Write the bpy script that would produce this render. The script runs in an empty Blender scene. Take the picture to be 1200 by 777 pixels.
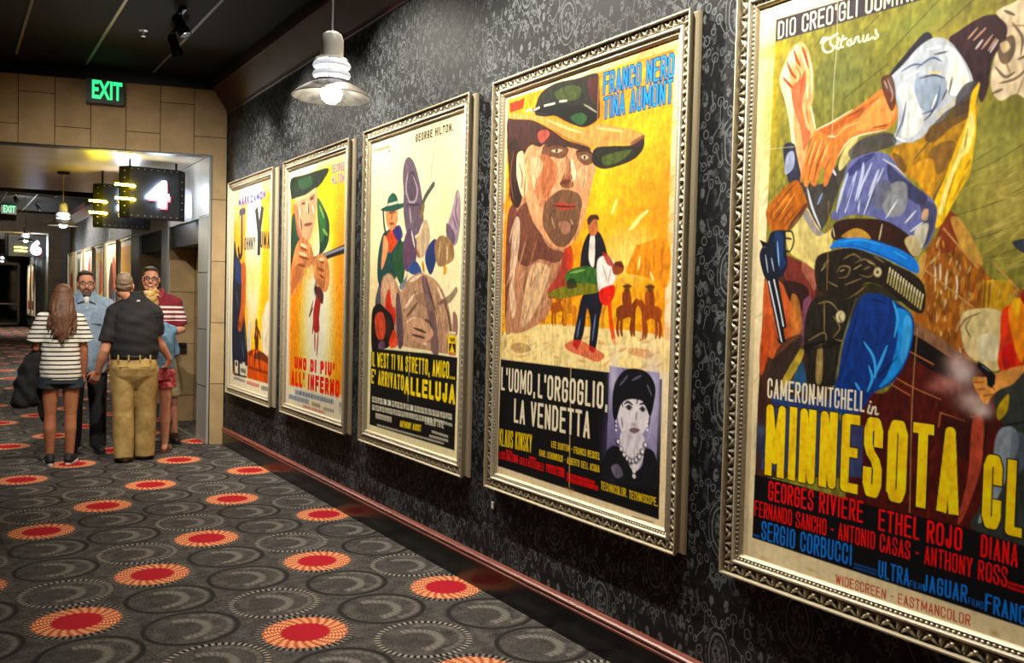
import bpy, bmesh, math, random
import numpy as np
from mathutils import Vector, Matrix, Euler
from math import sin, cos, pi, radians, sqrt, atan2
random.seed(7); rng = np.random.default_rng(7)
C = bpy.context.scene.collection
scene = bpy.context.scene
# ------------------------------------------------------------ camera
FPX, YAW, PITCH, ROLL, EYE = 1030.0, 0.5720, -0.03149, 0.02403, 1.6
_f = Vector((sin(YAW)*cos(PITCH), cos(YAW)*cos(PITCH), sin(PITCH)))
_r = Vector((cos(YAW), -sin(YAW), 0)); _u = _r.cross(_f)
CR = cos(ROLL)*_r + sin(ROLL)*_u; CU = -sin(ROLL)*_r + cos(ROLL)*_u
cd = bpy.data.cameras.new('camera'); cam = bpy.data.objects.new('camera', cd); C.objects.link(cam)
cd.sensor_width = 36; cd.lens = FPX/1200*36; cd.clip_start = .05; cd.clip_end = 200
m = Matrix.Identity(4)
for i in range(3): m[i][0], m[i][1], m[i][2] = CR[i], CU[i], -_f[i]
m[2][3] = EYE; cam.matrix_world = m
scene.camera = cam
# ------------------------------------------------------------ world and exposure
w = bpy.data.worlds.new('hall_air'); scene.world = w; w.use_nodes = True
w.node_tree.nodes['Background'].inputs[0].default_value = (.55, .6, .7, 1)
w.node_tree.nodes['Background'].inputs[1].default_value = .012
vs = scene.view_settings; vs.view_transform = 'Standard'; vs.look = 'None'; vs.gamma = 1; vs.use_curve_mapping = False
vs.exposure = 0.0
POSTER_W, POSTER_COL = 330.0, (1, .925, .80)
FILL_W, FILL_COL = 60.0, (1, .93, .84)
FAR_W = 520.0

def ray(px, py): return _f*FPX + CR*(px-600) - CU*(py-388.5)
def on_x(px, py, X):
    v = ray(px, py); v = v*(X/v.x); return Vector((v.x, v.y, v.z+EYE))
def on_y(px, py, Y):
    v = ray(px, py); v = v*(Y/v.y); return Vector((v.x, v.y, v.z+EYE))
# ------------------------------------------------------------ helpers
def hexc(h):
    h = h.lstrip('#'); c = [int(h[i:i+2], 16)/255 for i in (0, 2, 4)]
    return tuple(x/12.92 if x <= .04045 else ((x+.055)/1.055)**2.4 for x in c)
class X:                                    # tiny expression-to-node builder
    def __init__(s, t, k): s.t, s.k = t, k
    def _m(s, op, *a):
        n = s.t.nodes.new('ShaderNodeMath'); n.operation = op
        for i, v in enumerate((s,)+a):
            if isinstance(v, X): s.t.links.new(v.k, n.inputs[i])
            else: n.inputs[i].default_value = v
        return X(s.t, n.outputs[0])
    def __add__(s, o): return s._m('ADD', o)
    __radd__ = __add__
    def __sub__(s, o): return s._m('SUBTRACT', o)
    def __rsub__(s, o): return (s*-1.0)+o
    def __mul__(s, o): return s._m('MULTIPLY', o)
    __rmul__ = __mul__
    def __truediv__(s, o): return s._m('DIVIDE', o)
    def fl(s): return s._m('FLOOR')
    def fr(s): return s._m('FRACT')
    def ab(s): return s._m('ABSOLUTE')
    def sn(s): return s._m('SINE')
    def sq(s): return s._m('SQRT')
    def mn(s, o): return s._m('MINIMUM', o)
    def mx(s, o): return s._m('MAXIMUM', o)
    def gt(s, o): return s._m('GREATER_THAN', o)
    def lt(s, o): return s._m('LESS_THAN', o)
    def eq(s, o, e=.1): return s._m('COMPARE', o, e)
    def mod(s, o): return s._m('FLOORED_MODULO', o)
    def at2(s, o): return s._m('ARCTAN2', o)
    def clamp(s): return s.mx(0.0).mn(1.0)
    def ss(s, a, b):                        # smoothstep a..b
        n = s.t.nodes.new('ShaderNodeMapRange'); n.interpolation_type = 'SMOOTHSTEP'
        s.t.links.new(s.k, n.inputs[0]); n.inputs[1].default_value = a; n.inputs[2].default_value = b
        return X(s.t, n.outputs[0])
def hyp(a, b): return (a*a+b*b).sq()
def band(d, r, w): return ((d-r).ab()*-1.0+w).ss(0, w*.7)
def newmat(name, base=(.5, .5, .5), rough=.5, metal=0., spec=.5, emit=None, estr=0., coat=0.):
    if isinstance(base, str): base = hexc(base)
    m = bpy.data.materials.new(name); m.use_nodes = True
    b = m.node_tree.nodes['Principled BSDF']
    b.inputs['Base Color'].default_value = (*base, 1); b.inputs['Roughness'].default_value = rough
    b.inputs['Metallic'].default_value = metal; b.inputs['Specular IOR Level'].default_value = spec
    b.inputs['Coat Weight'].default_value = coat
    if emit is not None:
        b.inputs['Emission Color'].default_value = (*(hexc(emit) if isinstance(emit, str) else emit), 1); b.inputs['Emission Strength'].default_value = estr
    return m
def T(m): return m.node_tree, m.node_tree.nodes['Principled BSDF']
def coords(t, kind='Object'):
    tc = t.nodes.new('ShaderNodeTexCoord'); s = t.nodes.new('ShaderNodeSeparateXYZ'); t.links.new(tc.outputs[kind], s.inputs[0])
    return tc.outputs[kind], [X(t, s.outputs[i]) for i in range(3)]
def noise(t, vec, scale, detail=3., rough=.55, stretch=None):
    if stretch:
        mp = t.nodes.new('ShaderNodeMapping'); mp.inputs['Scale'].default_value = stretch; t.links.new(vec, mp.inputs[0]); vec = mp.outputs[0]
    n = t.nodes.new('ShaderNodeTexNoise'); n.inputs['Scale'].default_value = scale; n.inputs['Detail'].default_value = detail
    n.inputs['Roughness'].default_value = rough; t.links.new(vec, n.inputs['Vector']); return X(t, n.outputs['Fac'])
def cmix(t, fac, a, b):
    n = t.nodes.new('ShaderNodeMix'); n.data_type = 'RGBA'
    if isinstance(fac, X): t.links.new(fac.k, n.inputs[0])
    else: n.inputs[0].default_value = fac
    for i, v in ((6, a), (7, b)):
        if isinstance(v, str): v = hexc(v)
        if isinstance(v, tuple): n.inputs[i].default_value = (*v, 1)
        else: t.links.new(v, n.inputs[i])
    return n.outputs[2]
def setcol(m, sock): t, b = T(m); t.links.new(sock, b.inputs['Base Color'])
def bump(m, h, dist=.01, strength=.5):
    t, b = T(m); n = t.nodes.new('ShaderNodeBump'); n.inputs['Distance'].default_value = dist; n.inputs['Strength'].default_value = strength
    t.links.new(h.k, n.inputs['Height']); t.links.new(n.outputs[0], b.inputs['Normal'])
def noisy(name, a, b, scale=6., rough=.5, metal=0., detail=4., stretch=None, bmp=0., coat=0.):
    m = newmat(name, a, rough, metal, coat=coat); t, bs = T(m); v, _ = coords(t)
    n = noise(t, v, scale, detail, .6, stretch); setcol(m, cmix(t, n.ss(.3, .7), a, b))
    if bmp: bump(m, n, bmp, .6)
    return m
def colattr(name, rough=.6, metal=0., coat=0., spec=.4):
    m = newmat(name, (.8, .8, .8), rough, metal, spec, coat=coat); t, b = T(m)
    a = t.nodes.new('ShaderNodeVertexColor'); a.layer_name = 'Col'; t.links.new(a.outputs[0], b.inputs['Base Color']); return m

def link(name, me, mat=None, parent=None):
    o = bpy.data.objects.new(name, me); C.objects.link(o)
    if mat is not None:
        for x in (mat if isinstance(mat, (list, tuple)) else [mat]): me.materials.append(x)
    if parent is not None: o.parent = parent
    return o
def tag(o, label=None, cat=None, group=None, kind=None):
    if label: o['label'] = label
    if cat: o['category'] = cat
    if group: o['group'] = group
    if kind: o['kind'] = kind
    return o
def thing(name, label, cat, loc=(0, 0, 0), rz=0., group=None):
    o = bpy.data.objects.new(name, None); C.objects.link(o); o.location = loc; o.rotation_euler.z = rz; o.empty_display_size = .1
    return tag(o, label, cat, group)
def copy_tree(o, parent=None):
    c = o.copy(); C.objects.link(c)
    if parent is not None: c.parent = parent
    for ch in list(o.children): copy_tree(ch, c)
    return c
class MB:                                   # mesh collector
    def __init__(s): s.v, s.f, s.mi, s.cur = [], [], [], 0
    def add(s, vs, fs):
        n = len(s.v); s.v += [tuple(x) for x in vs]; s.f += [tuple(i+n for i in f) for f in fs]; s.mi += [s.cur]*len(fs); return s
    def box(s, a, b, M=None):
        x0, y0, z0 = a; x1, y1, z1 = b
        v = [Vector(p) for p in ((x0, y0, z0), (x1, y0, z0), (x1, y1, z0), (x0, y1, z0), (x0, y0, z1), (x1, y0, z1), (x1, y1, z1), (x0, y1, z1))]
        if M: v = [M @ p for p in v]
        return s.add(v, [(0, 3, 2, 1), (4, 5, 6, 7), (0, 1, 5, 4), (1, 2, 6, 5), (2, 3, 7, 6), (3, 0, 4, 7)])
    def lathe(s, prof, n=32, M=None, caps=True):
        vs = [Vector((r*cos(2*pi*k/n), r*sin(2*pi*k/n), z)) for r, z in prof for k in range(n)]
        if M: vs = [M @ p for p in vs]
        fs = [(i*n+k, i*n+(k+1) % n, (i+1)*n+(k+1) % n, (i+1)*n+k) for i in range(len(prof)-1) for k in range(n)]
        if caps: fs += [tuple(range(n))[::-1], tuple((len(prof)-1)*n+k for k in range(n))]
        return s.add(vs, fs)
    def tube(s, pts, r, n=10):
        pts = [Vector(p) for p in pts]; vs = []
        rs = r if isinstance(r, (list, tuple)) else [r]*len(pts)
        for i, p in enumerate(pts):
            d = (pts[min(i+1, len(pts)-1)]-pts[max(i-1, 0)]).normalized()
            a = d.cross(Vector((0, 0, 1)) if abs(d.z) < .9 else Vector((1, 0, 0))).normalized(); b = d.cross(a)
            vs += [p+rs[i]*(cos(2*pi*k/n)*a+sin(2*pi*k/n)*b) for k in range(n)]
        fs = [(i*n+k, (i+1)*n+k, (i+1)*n+(k+1) % n, i*n+(k+1) % n) for i in range(len(pts)-1) for k in range(n)]
        fs += [tuple(range(n)), tuple((len(pts)-1)*n+k for k in range(n))[::-1]]
        return s.add(vs, fs)
    def prism(s, pts, d):                   # planar outline pushed along d
        n = len(pts); d = Vector(d); a = [Vector(p) for p in pts]
        return s.add(a+[p+d for p in a], [tuple(range(n))[::-1], tuple(range(n, 2*n))]+[(i, (i+1) % n, n+(i+1) % n, n+i) for i in range(n)])
    def build(s, name, mat, parent=None, smooth=True, bevel=0., loc=None):
        me = bpy.data.meshes.new(name); me.from_pydata(s.v, [], s.f); me.update()
        o = link(name, me, mat, parent); me.polygons.foreach_set('material_index', s.mi)
        bm = bmesh.new(); bm.from_mesh(me); bmesh.ops.recalc_face_normals(bm, faces=bm.faces)
        if bevel: bmesh.ops.bevel(bm, geom=[e for e in bm.edges if len(e.link_faces) == 2 and e.calc_face_angle(0) > .6], offset=bevel, segments=2, affect='EDGES')
        bm.to_mesh(me); bm.free()
        if smooth:
            me.polygons.foreach_set('use_smooth', [True]*len(me.polygons)); me.set_sharp_from_angle(angle=radians(35))
        if loc: o.location = loc
        return o
def setcolors(me, col):                     # one colour per vertex
    a = me.color_attributes.new('Col', 'FLOAT_COLOR', 'POINT'); c = np.ones((len(me.vertices), 4), np.float32); c[:, :3] = col
    a.data.foreach_set('color', c.ravel())
def gridmesh(name, P, col=None):            # P (n,m,3) array of points
    n, m_ = P.shape[:2]; me = bpy.data.meshes.new(name)
    idx = np.arange(n*m_).reshape(n, m_)
    q = np.stack([idx[:-1, :-1], idx[1:, :-1], idx[1:, 1:], idx[:-1, 1:]], -1).reshape(-1, 4).astype(np.int32)
    me.vertices.add(n*m_); me.vertices.foreach_set('co', P.reshape(-1).astype(np.float32))
    me.loops.add(q.size); me.loops.foreach_set('vertex_index', q.ravel())
    me.polygons.add(len(q)); me.polygons.foreach_set('loop_start', np.arange(0, q.size, 4, dtype=np.int32))
    me.update(calc_edges=True); me.validate()
    if col is not None: setcolors(me, col.reshape(-1, 3))
    return me
def text_mesh(s, bold=0., res=3):           # printed word as flat mesh verts/faces in its own unit box
    cu = bpy.data.curves.new('t', 'FONT'); cu.body = s; cu.size = 1; cu.offset = bold; cu.resolution_u = res; cu.fill_mode = 'BOTH' if cu.dimensions == '2D' else 'FRONT'
    o = bpy.data.objects.new('t', cu); C.objects.link(o); dg = bpy.context.evaluated_depsgraph_get(); dg.update()
    me = bpy.data.meshes.new_from_object(o.evaluated_get(dg)); bpy.data.objects.remove(o); bpy.data.curves.remove(cu)
    v = np.empty(len(me.vertices)*3, np.float32); me.vertices.foreach_get('co', v); v = v.reshape(-1, 3)[:, :2]
    f = [tuple(p.vertices) for p in me.polygons]; bpy.data.meshes.remove(me)
    lo, hi = v.min(0), v.max(0); return (v-lo)/(hi-lo), f
# ------------------------------------------------------------ surfaces
WX = 2.53                                    # poster wall
def wallpaper():
    m = newmat('damask wallpaper', '#1b1c1e', .6, 0, .22); t, b = T(m); vec, (x, y, z) = coords(t)
    nz = noise(t, vec, 7.0, 2.0); n2 = noise(t, vec, 60.0, 3.0); big = noise(t, vec, 1.3, 2.0)
    y = y+(nz-.5)*.03; z = z+(noise(t, vec, 9.0, 2.0)-.5)*.03
    TW, TH = .46, .62; S_ = .8; y = y*(1/S_); z = z*(1/S_)
    cy = y/TW; col = cy.fl(); u = ((cy.fr()-.5).ab())*TW            # mirrored half tile 0..0.23
    v = ((z/TH+col.mod(2.0)*.5).fr()-.5)*TH
    pat = None
    def acc(p):
        nonlocal pat; pat = p if pat is None else pat.mx(p)
    d0 = hyp(u/.062, v/.105)
    acc(band(d0, 1.0, .10)); acc((1.0-d0.ss(.6, .85))*n2.ss(.42, .6)*.9); acc(band(d0, 1.35, .06)*n2.ss(.35, .5))
    rings = [(.03, .165, .016), (.065, .195, .013), (.10, .215, .018), (.145, .20, .013), (.18, .165, .017), (.205, .12, .013), (.19, .07, .016), (.155, .04, .012), (.125, -.005, .017),
             (.16, -.055, .013), (.20, -.09, .017), (.185, -.145, .013), (.145, -.18, .018), (.10, -.165, .013), (.06, -.20, .016), (.02, -.235, .014), (.09, .10, .012), (.085, -.09, .012)]
    for i, (a, c, r) in enumerate(rings):
        acc(band(hyp(u-a, (v-c)*.8), r, .0042))
    for (a, c), (d, e) in [((.03, .165), (0, .13)), ((.10, .215), (.09, .10)), ((.205, .12), (.23, .10)), ((.125, -.005), (.085, -.09)), ((.085, -.09), (.05, -.06)), ((.20, -.09), (.23, -.06)), ((.02, -.235), (0, -.30)), ((.145, .20), (.16, .28)), ((.155, .04), (.09, .10)), ((.145, -.18), (.17, -.27)), ((.06, -.20), (.10, -.28))]:
        L2 = (d-a)**2+(e-c)**2; h = (((u-a)*(d-a)+(v-c)*(e-c))*(1/L2)).clamp()
        acc((hyp(u-a-h*(d-a), v-c-h*(e-c))*-1.0+.0045).ss(0, .003))
    for a, c, ra, rb in [(.215, .02, .012, .03), (.05, .26, .02, .035), (.20, -.22, .018, .035), (.20, .245, .02, .04)]:
        acc((1.0-hyp((u-a)/ra, (v-c)/rb).ss(.7, 1.0))*n2.ss(.35, .55))
    fac = pat*(big.ss(.2, .7)*.5+.5)*n2.ss(.2, .5)
    dam = (((cy*6.2832).sn()*.5+.5)*((z/TH+col.mod(2.0)*.5)*6.2832).sn()*1.1+((cy*12.566).sn()*((z/TH)*12.566).sn())*.6)*.5+.5
    lace = noise(t, vec, 34.0, 2.0, .5).ss(.50, .58)*noise(t, vec, 11.0, 1.0).ss(.38, .6)*dam.ss(.30, .75)*.55; setcol(m, cmix(t, (fac*.7).mx(lace*(big.ss(.2, .7)*.5+.5)), cmix(t, n2, '#0e0f11', '#1b1c1e'), '#767b7d')); return m
def carpet():
    m = newmat('hall carpet', '#3a3835', .95, 0, .1); t, b = T(m); vec, (x, y, z) = coords(t)
    fib = noise(t, vec, 110.0, 2.5); blot = noise(t, vec, 14.0, 3.0)
    PX, PY = .457, .476
    ci = ((x-.541)/PX+.5).fl(); dx = (x-.541)-ci*PX; k6 = (ci+1.0).mod(6.0)
    off = None
    for j, o in enumerate((5.5, 4.70, 5.30, 4.03, 5.11, 4.30)):
        e = k6.eq(float(j))*o; off = e if off is None else off+e
    uy = (y-off)/PY; k = (uy+.5).fl(); dy = (uy-k)*PY; ty = k.mod(4.0)
    r = hyp(dx, dy); ang = dy.at2(dx)
    isM, isD = ty.eq(0.0), ty.eq(1.0); isS = 1.0-(isM+isD).clamp()
    base = cmix(t, (fib*.6+blot*.4).ss(.34, .66), '#242221', '#57524e')
    # inner crescent of the plain circles
    d2 = hyp(dx+.045, dy); d3 = hyp(dx-.01, dy)
    inner = (1.0-r.ss(.19, .20)); flick = (ang*26.0).sn().gt(-.1)*.5+.5
    cres = band(d2, .120, .032)*(dx+.06).gt(0.0)*inner*flick
    col = cmix(t, cres*.6*(1.0-isM), base, '#827c72')
    cr2 = band(hyp(dx-.02, dy), .165, .022)*dx.gt(.02)*inner*flick; col = cmix(t, cr2*.35*(1.0-isM), col, '#827c72'); col = cmix(t, (1.0-d2.ss(.085, .095))*.35*(1.0-isM), col, '#34312e')
    solid = band(r, .216, .020); col = cmix(t, solid*isS*(blot.ss(.25, .6)*.4+.5), col, '#171615')
    tick = (ang*46.0).sn().gt(0.0); dash = band(r, .218, .020)
    col = cmix(t, dash*isD, col, cmix(t, tick, '#121213', '#8a8378'))
    # medallions
    halo = band(r, .222, .020); col = cmix(t, halo*isM, col, cmix(t, tick, '#151515', '#6d675f'))
    spike = (ang*46.0).sn()*.009; disc = 1.0-(r-spike).ss(.196, .201)
    fl1 = ((ang*23.0+r*150.0).sn()*(r*210.0).sn()).gt(.15)
    col = cmix(t, disc*isM, col, cmix(t, fl1, '#a84e2c', '#e0a476'))
    red = 1.0-(r+(ang*23.0).sn()*.004).ss(.113, .12); col = cmix(t, red*isM, col, cmix(t, fib, '#8f1420', '#ae1d29'))
    setcol(m, col); bump(m, fib, .004, .5); return m
def tiles(name, a, b, TWd=.335, THt=.66, rough=.6):
    m = newmat(name, a, rough, 0, .3); t, bs = T(m); vec, (x, y, z) = coords(t)
    u = x/TWd; c = u.fl(); fu = u.fr(); fv = (z/THt+c.mod(2.0)*.5).fr()
    gap = ((fu-.5).ab().gt(.5-.0035/TWd)).mx((fv-.5).ab().gt(.5-.0035/THt))
    n = noise(t, vec, 3.0, 6.0); n2 = noise(t, vec, 90.0, 2.0); h = ((c*12.99+(z/THt+c.mod(2.0)*.5).fl()*78.2).sn()*437.5).fr()
    col = cmix(t, n.ss(.3, .7)*.6+n2*.2+h*.2, a, b); setcol(m, cmix(t, gap, col, '#141210')); bump(m, 1.0-gap, .004, .7); return m
def ceiling_mat():
    m = newmat('black ceiling tile', '#0b0b0c', .8, 0, .3); t, bs = T(m); vec, (x, y, z) = coords(t)
    fv = (y/.61).fr(); gap = (fv-.5).ab().gt(.493); n = noise(t, vec, 120.0, 2.0)
    setcol(m, cmix(t, gap, cmix(t, n, '#040405', '#0c0c0d'), '#010101')); bump(m, n, .003, .4); return m
M_wall = wallpaper(); M_carpet = carpet(); M_tile = tiles('tan stone tile', '#98805a', '#c0a477'); M_ceil = ceiling_mat()
M_tiled = tiles('brown stone tile', '#352b20', '#4d4132')
M_black = noisy('black paint', '#08080a', '#121214', 20, .45)
M_dark = noisy('dark wainscot', '#0d0c0e', '#171519', 8, .28)
M_crown = noisy('maroon crown paint', '#3c1c20', '#54292e', 5, .6)
M_wood = noisy('red brown wood cap', '#5e2d22', '#8a4c3c', 9, .35, stretch=(20, .6, 20))
M_steel = noisy('grey laminate panel', '#9b9c97', '#adaea8', 3, .36, .12, stretch=(1, 1, .3))
M_soffit = noisy('satin soffit panel', '#a3977f', '#b8ab92', 3, .30, .12, stretch=(.4, 1, 1))
M_alum = newmat('brushed aluminium', '#b5b7b8', .3, .9)
M_tbar = newmat('grey ceiling grid bar', '#75736c', .45, .2)

def S(name, mb, mat, bevel=0., smooth=False): return tag(mb.build(name, mat, None, smooth, bevel), kind='structure')
Y0, Y1, Y2, Y3, Y4, YE = -4.0, 9.66, 14.4, 29.5, 34.0, 47.0
HC, HS = 3.93, 3.106
S('floor', MB().box((-3, Y0, -.1), (6, YE+2, 0)), M_carpet)
S('ceiling', MB().box((-3, Y0, HC), (6, YE+2, HC+.1)), M_ceil)
S('wall_right', MB().box((WX, Y0, 0), (WX+.15, Y1+.02, HC)), M_wall)
S('wall_left', MB().box((-2.2, Y0, 0), (-2.05, YE, HC)), M_black)
S('wall_back', MB().box((-2.2, Y0-.15, 0), (WX+.15, Y0, HC)), M_black)
# baseboard with its wooden cap
bb = S('baseboard_right', MB().box((2.512, Y0, 0), (WX, Y1-.02, .15)), M_dark)
cap = MB()
prof = [(0, .15), (-.030, .15), (-.036, .155), (-.036, .163), (-.028, .167), (-.028, .171), (-.034, .176), (-.034, .184), (-.026, .190), (-.010, .194), (0, .194)]
cap.prism([(WX+a, Y0, z) for a, z in prof], (0, Y1-.05-Y0, 0)); S('trim_1', cap, M_wood)
# crown band: sloping fascia, bead against the wallpaper and a lip at the ceiling
cr = MB(); prof = [(0, 3.555), (-.012, 3.555), (-.020, 3.565), (-.012, 3.58), (-.02, 3.60), (-.15, 3.80), (-.16, 3.80), (-.17, 3.80), (-.17, 3.86), (-.155, 3.87), (-.155, HC), (0, HC)]
cr.prism([(WX+a, Y0, z) for a, z in prof], (0, Y1-Y0, 0)); S('trim_2', cr, M_crown)
# ceiling grid bars
tb = MB()
for xx in (-1.25, -.64, -.03, .565, 1.185, 1.81):
    tb.box((xx-.012, Y0, HC-.006), (xx+.012, Y1+.3, HC+.01)); tb.box((xx-.012, Y2, HC-.006), (xx+.012, Y3, HC+.01))
S('ceiling_grid', tb, M_tbar)
# tiled portal: a wall across the hall, skewed, with pillar and header
PD = Vector((-.957, .291, 0)); PN = Vector((.291, .957, 0)); PC = Vector((2.525, 9.655, 0))
def PP(a, z, b=0.): return PC+PD*a+PN*b+Vector((0, 0, z))
pm = MB(); PT = 3.80; pw = .150
pm.prism([(0, 0, 0), (pw, 0, 0), (pw, 0, HS), (5.2, 0, HS), (5.2, 0, PT), (0, 0, PT)], (0, .12, 0))
po = S('wall_end', pm, M_tile, .004); po.matrix_world = Matrix(((PD.x, PN.x, 0, PC.x), (PD.y, PN.y, 0, PC.y), (0, 0, 1, 0), (0, 0, 0, 1)))
pb = MB().box((-.02, -.01, PT), (5.2, .12, HC)); pbo = S('trim_3', pb, M_black); pbo.matrix_world = po.matrix_world
eb = MB().box((pw-.006, -.004, 0), (pw+.004, .125, HS)).box((pw, -.004, HS-.012), (5.2, .125, HS+.004)); ebo = S('trim_4', eb, M_black); ebo.matrix_world = po.matrix_world
sf = MB(); a = [PP(.145, HS, .121), PP(5.2, HS, .121), Vector((-2.05, Y2+.9, HS)), Vector((2.36, Y2, HS))]
sf.prism([Vector((2.36, a[0].y, HS)), a[1], a[2], a[3]], (0, 0, .12)); S('ceiling_passage', sf, M_soffit)
# right side of the passage: laminate piers, header, two recessed doorways
JX = 2.36
jb = MB()
for ya, yb in ((9.72, 10.18), (11.71, 12.19), (13.77, Y2)):
    jb.box((JX, ya, 0), (JX+.30 if ya > 10 else JX+.22, yb, 2.46))
jb.box((JX, 9.72, 2.46), (JX+.30, Y2, HS)); S('wall_passage', jb, M_steel, .006)
jr = MB()
for zz in (.62, 1.24, 1.86, 2.48): jr.box((JX-.0015, 9.74, zz), (JX+.01, 10.17, zz+.006))
S('trim_5', jr, M_black)
al = MB(); al.box((JX+.015, 11.70, 0), (JX+.34, 11.708, 2.2)); al.box((JX+.015, 13.76, 0), (JX+.34, 13.768, 2.2)); al.box((JX+.33, 9.9, 0), (JX+.40, 13.8, 2.46))
S('wall_doorway', al, M_tile)
S('trim_6', MB().box((JX+.03, 10.19, 2.20), (JX+.33, 11.70, 2.45)).box((JX+.03, 12.20, 2.20), (JX+.33, 13.76, 2.45)), M_black)
th = MB().box((JX-.02, 10.18, 0), (JX+.02, 11.71, .006)); S('trim_7', th, M_alum)
for k, (ya, yb) in enumerate(((10.30, 11.62), (12.3, 13.7))):
    d = tag(MB().box((JX+.315, ya, .02), (JX+.332, yb, 2.18)).build('door_%d' % (k+1), M_tile, None, False, .004), kind='structure')
    h = MB().tube([(JX+.315, ya+.12, .98), (JX+.265, ya+.12, 1.0), (JX+.265, ya+.12, 1.22), (JX+.315, ya+.12, 1.24)], .012).build('door_handle', M_alum, d)
# second hall
FX = 3.12
S('wall_far_right', MB().box((FX, Y2, 0), (FX+.15, Y3, HC)), M_wall)
S('wall_passage_return', MB().box((JX, Y2-.02, 0), (FX+.15, Y2, HC)), M_tile)
S('wall_header', MB().box((-2.05, Y2+.9, HS), (JX, Y2+1.0, HC)), M_black)
c2 = MB(); prof = [(0, 3.60), (-.02, 3.61), (-.14, 3.82), (-.16, 3.82), (-.16, HC), (0, HC)]
c2.prism([(FX+a, Y2, z) for a, z in prof], (0, Y3-Y2, 0)); S('trim_8', c2, M_crown)
S('baseboard_far', MB().box((FX-.02, Y2, 0), (FX, Y3, .17)), M_dark)
# second portal, darker
p2 = MB(); xr, HS2 = 2.54, 3.36
p2.box((xr, Y3, 0), (xr+.34, Y3+.12, HS2)); p2.box((-2.05, Y3, HS2), (FX, Y3+.12, HC)); S('wall_far_end', p2, M_tiled)
p3 = MB(); p3.box((xr+.34, Y3, 0), (FX, Y3+.10, HS2)); S('trim_9', p3, M_black)
S('ceiling_far_passage', MB().box((-2.05, Y3+.12, HS2-.01), (xr+.02, Y4, HS2+.1)), M_soffit)
S('wall_far_jamb', MB().box((xr, Y3+.12, 0), (xr+.2, Y4, HS2)), M_steel)
# third hall and its glazed end
S('wall_third', MB().box((FX, Y4, 0), (FX+.15, YE, HC)), M_wall)
S('wall_third_return', MB().box((xr+.1, Y4-.02, 0), (FX+.15, Y4, HC)), M_tiled)
S('baseboard_third', MB().box((FX-.02, Y4, 0), (FX, YE, .17)), M_dark)
S('wall_far_back', MB().box((-2.05, YE+1.2, 0), (FX+.2, YE+1.3, HC)), M_black)
S('wall_glazing_header', MB().box((-2.05, YE, 3.0), (FX+.2, YE+.1, HC)), M_black)
M_glass = newmat('dark door glass', '#0c1013', .06, 0, .6); T(M_glass)[1].inputs['Transmission Weight'].default_value = .6
M_white = newmat('pale metal door frame', '#d9dbd8', .4, .2)
for k in range(3):
    x1 = 2.86-k*1.0; x0 = x1-.98
    fr = MB()
    for a, b_ in (((x0, YE, .05), (x0+.09, YE+.06, 2.95)), ((x1-.09, YE, .05), (x1, YE+.06, 2.95)), ((x0, YE, .05), (x1, YE+.06, .17)), ((x0, YE, 2.85), (x1, YE+.06, 2.97)), ((x0+.09, YE+.005, 1.0), (x1-.09, YE+.055, 1.08))): fr.box(a, b_)
    d = tag(fr.build('door_%d' % (k+3), M_white, None, False, .006), kind='structure')
    MB().box((x0+.08, YE+.025, .12), (x1-.08, YE+.035, 2.9)).build('door_glass', M_glass, d, False)
    MB().tube([(x0+.14, YE, 1.0), (x0+.14, YE-.06, 1.02), (x0+.14, YE-.06, 1.4), (x0+.14, YE, 1.42)], .018).build('door_handle', M_alum, d)
S('wall_glazing_side', MB().box((2.86, YE, 0), (FX+.2, YE+.1, 3.0)), M_black)
# ------------------------------------------------------------ framed posters: frame, carved band, beading, sheet
M_frame = colattr('champagne silver leaf', .46, .35, spec=.5)
_t, _b = T(M_frame); _v, _ = coords(_t)
bump(M_frame, noise(_t, _v, 120., 3.), .002, .35)
M_print = colattr('printed poster paper', .6, 0, coat=.0, spec=.18)
CREST = .070
def ring(prof, W, H, step=0., hfun=None, colfun=None):
    """sweep (inset u, height h) rows round a W x H rectangle with mitred corners; y = along wall (0..W from far), z up from 0"""
    sides = []
    prof = np.array(prof, float); Ps, Cs = [], []; US = .85
    for k in range(4):
        L = W if k % 2 == 0 else H
        n = max(2, int(L/step)+1) if step else 2
        f = np.linspace(0, 1, n)[:, None]; u0 = prof[:, 0][None, :]; u = u0*US; h = prof[:, 1][None, :]+0*f
        s = u+(L-2*u)*f
        if hfun is not None: h = h+hfun(s, u0, L)
        c = colfun(s, u0, h, L) if colfun is not None else np.ones(s.shape+(3,))*np.array((.62, .55, .42))
        a = {0: (s, u+0*s), 1: (W-u+0*s, s), 2: (W-s, H-u+0*s), 3: (u+0*s, H-s)}[k]
        Ps.append(np.stack([-h, -a[0], a[1]], -1)); Cs.append(c)
    return Ps, Cs
def merge_grids(name, Ps, Cs):
    ms = [gridmesh(name, p, c) for p, c in zip(Ps, Cs)]
    bm = bmesh.new()
    for x in ms: bm.from_mesh(x); bpy.data.meshes.remove(x)
    bmesh.ops.remove_doubles(bm, verts=bm.verts, dist=1e-5); bmesh.ops.recalc_face_normals(bm, faces=bm.faces)
    me = bpy.data.meshes.new(name); bm.to_mesh(me); bm.free(); me.polygons.foreach_set('use_smooth', [True]*len(me.polygons)); me.set_sharp_from_angle(angle=radians(50)); return me
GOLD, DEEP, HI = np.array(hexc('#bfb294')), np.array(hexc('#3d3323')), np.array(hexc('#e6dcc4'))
BODY = [(.004, 0), (-.004, .004), (-.004, .014), (.000, .024), (.012, .032), (.014, .042), (.004, .052), (-.001, .060), (.000, CREST), (.007, CREST+.001), (.010, CREST-.004), (.010, .042)]
INNER = [(.058, .044), (.058, .058), (.062, .062), (.069, .062), (.072, .057), (.074, .048), (.074, .040)]
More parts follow.
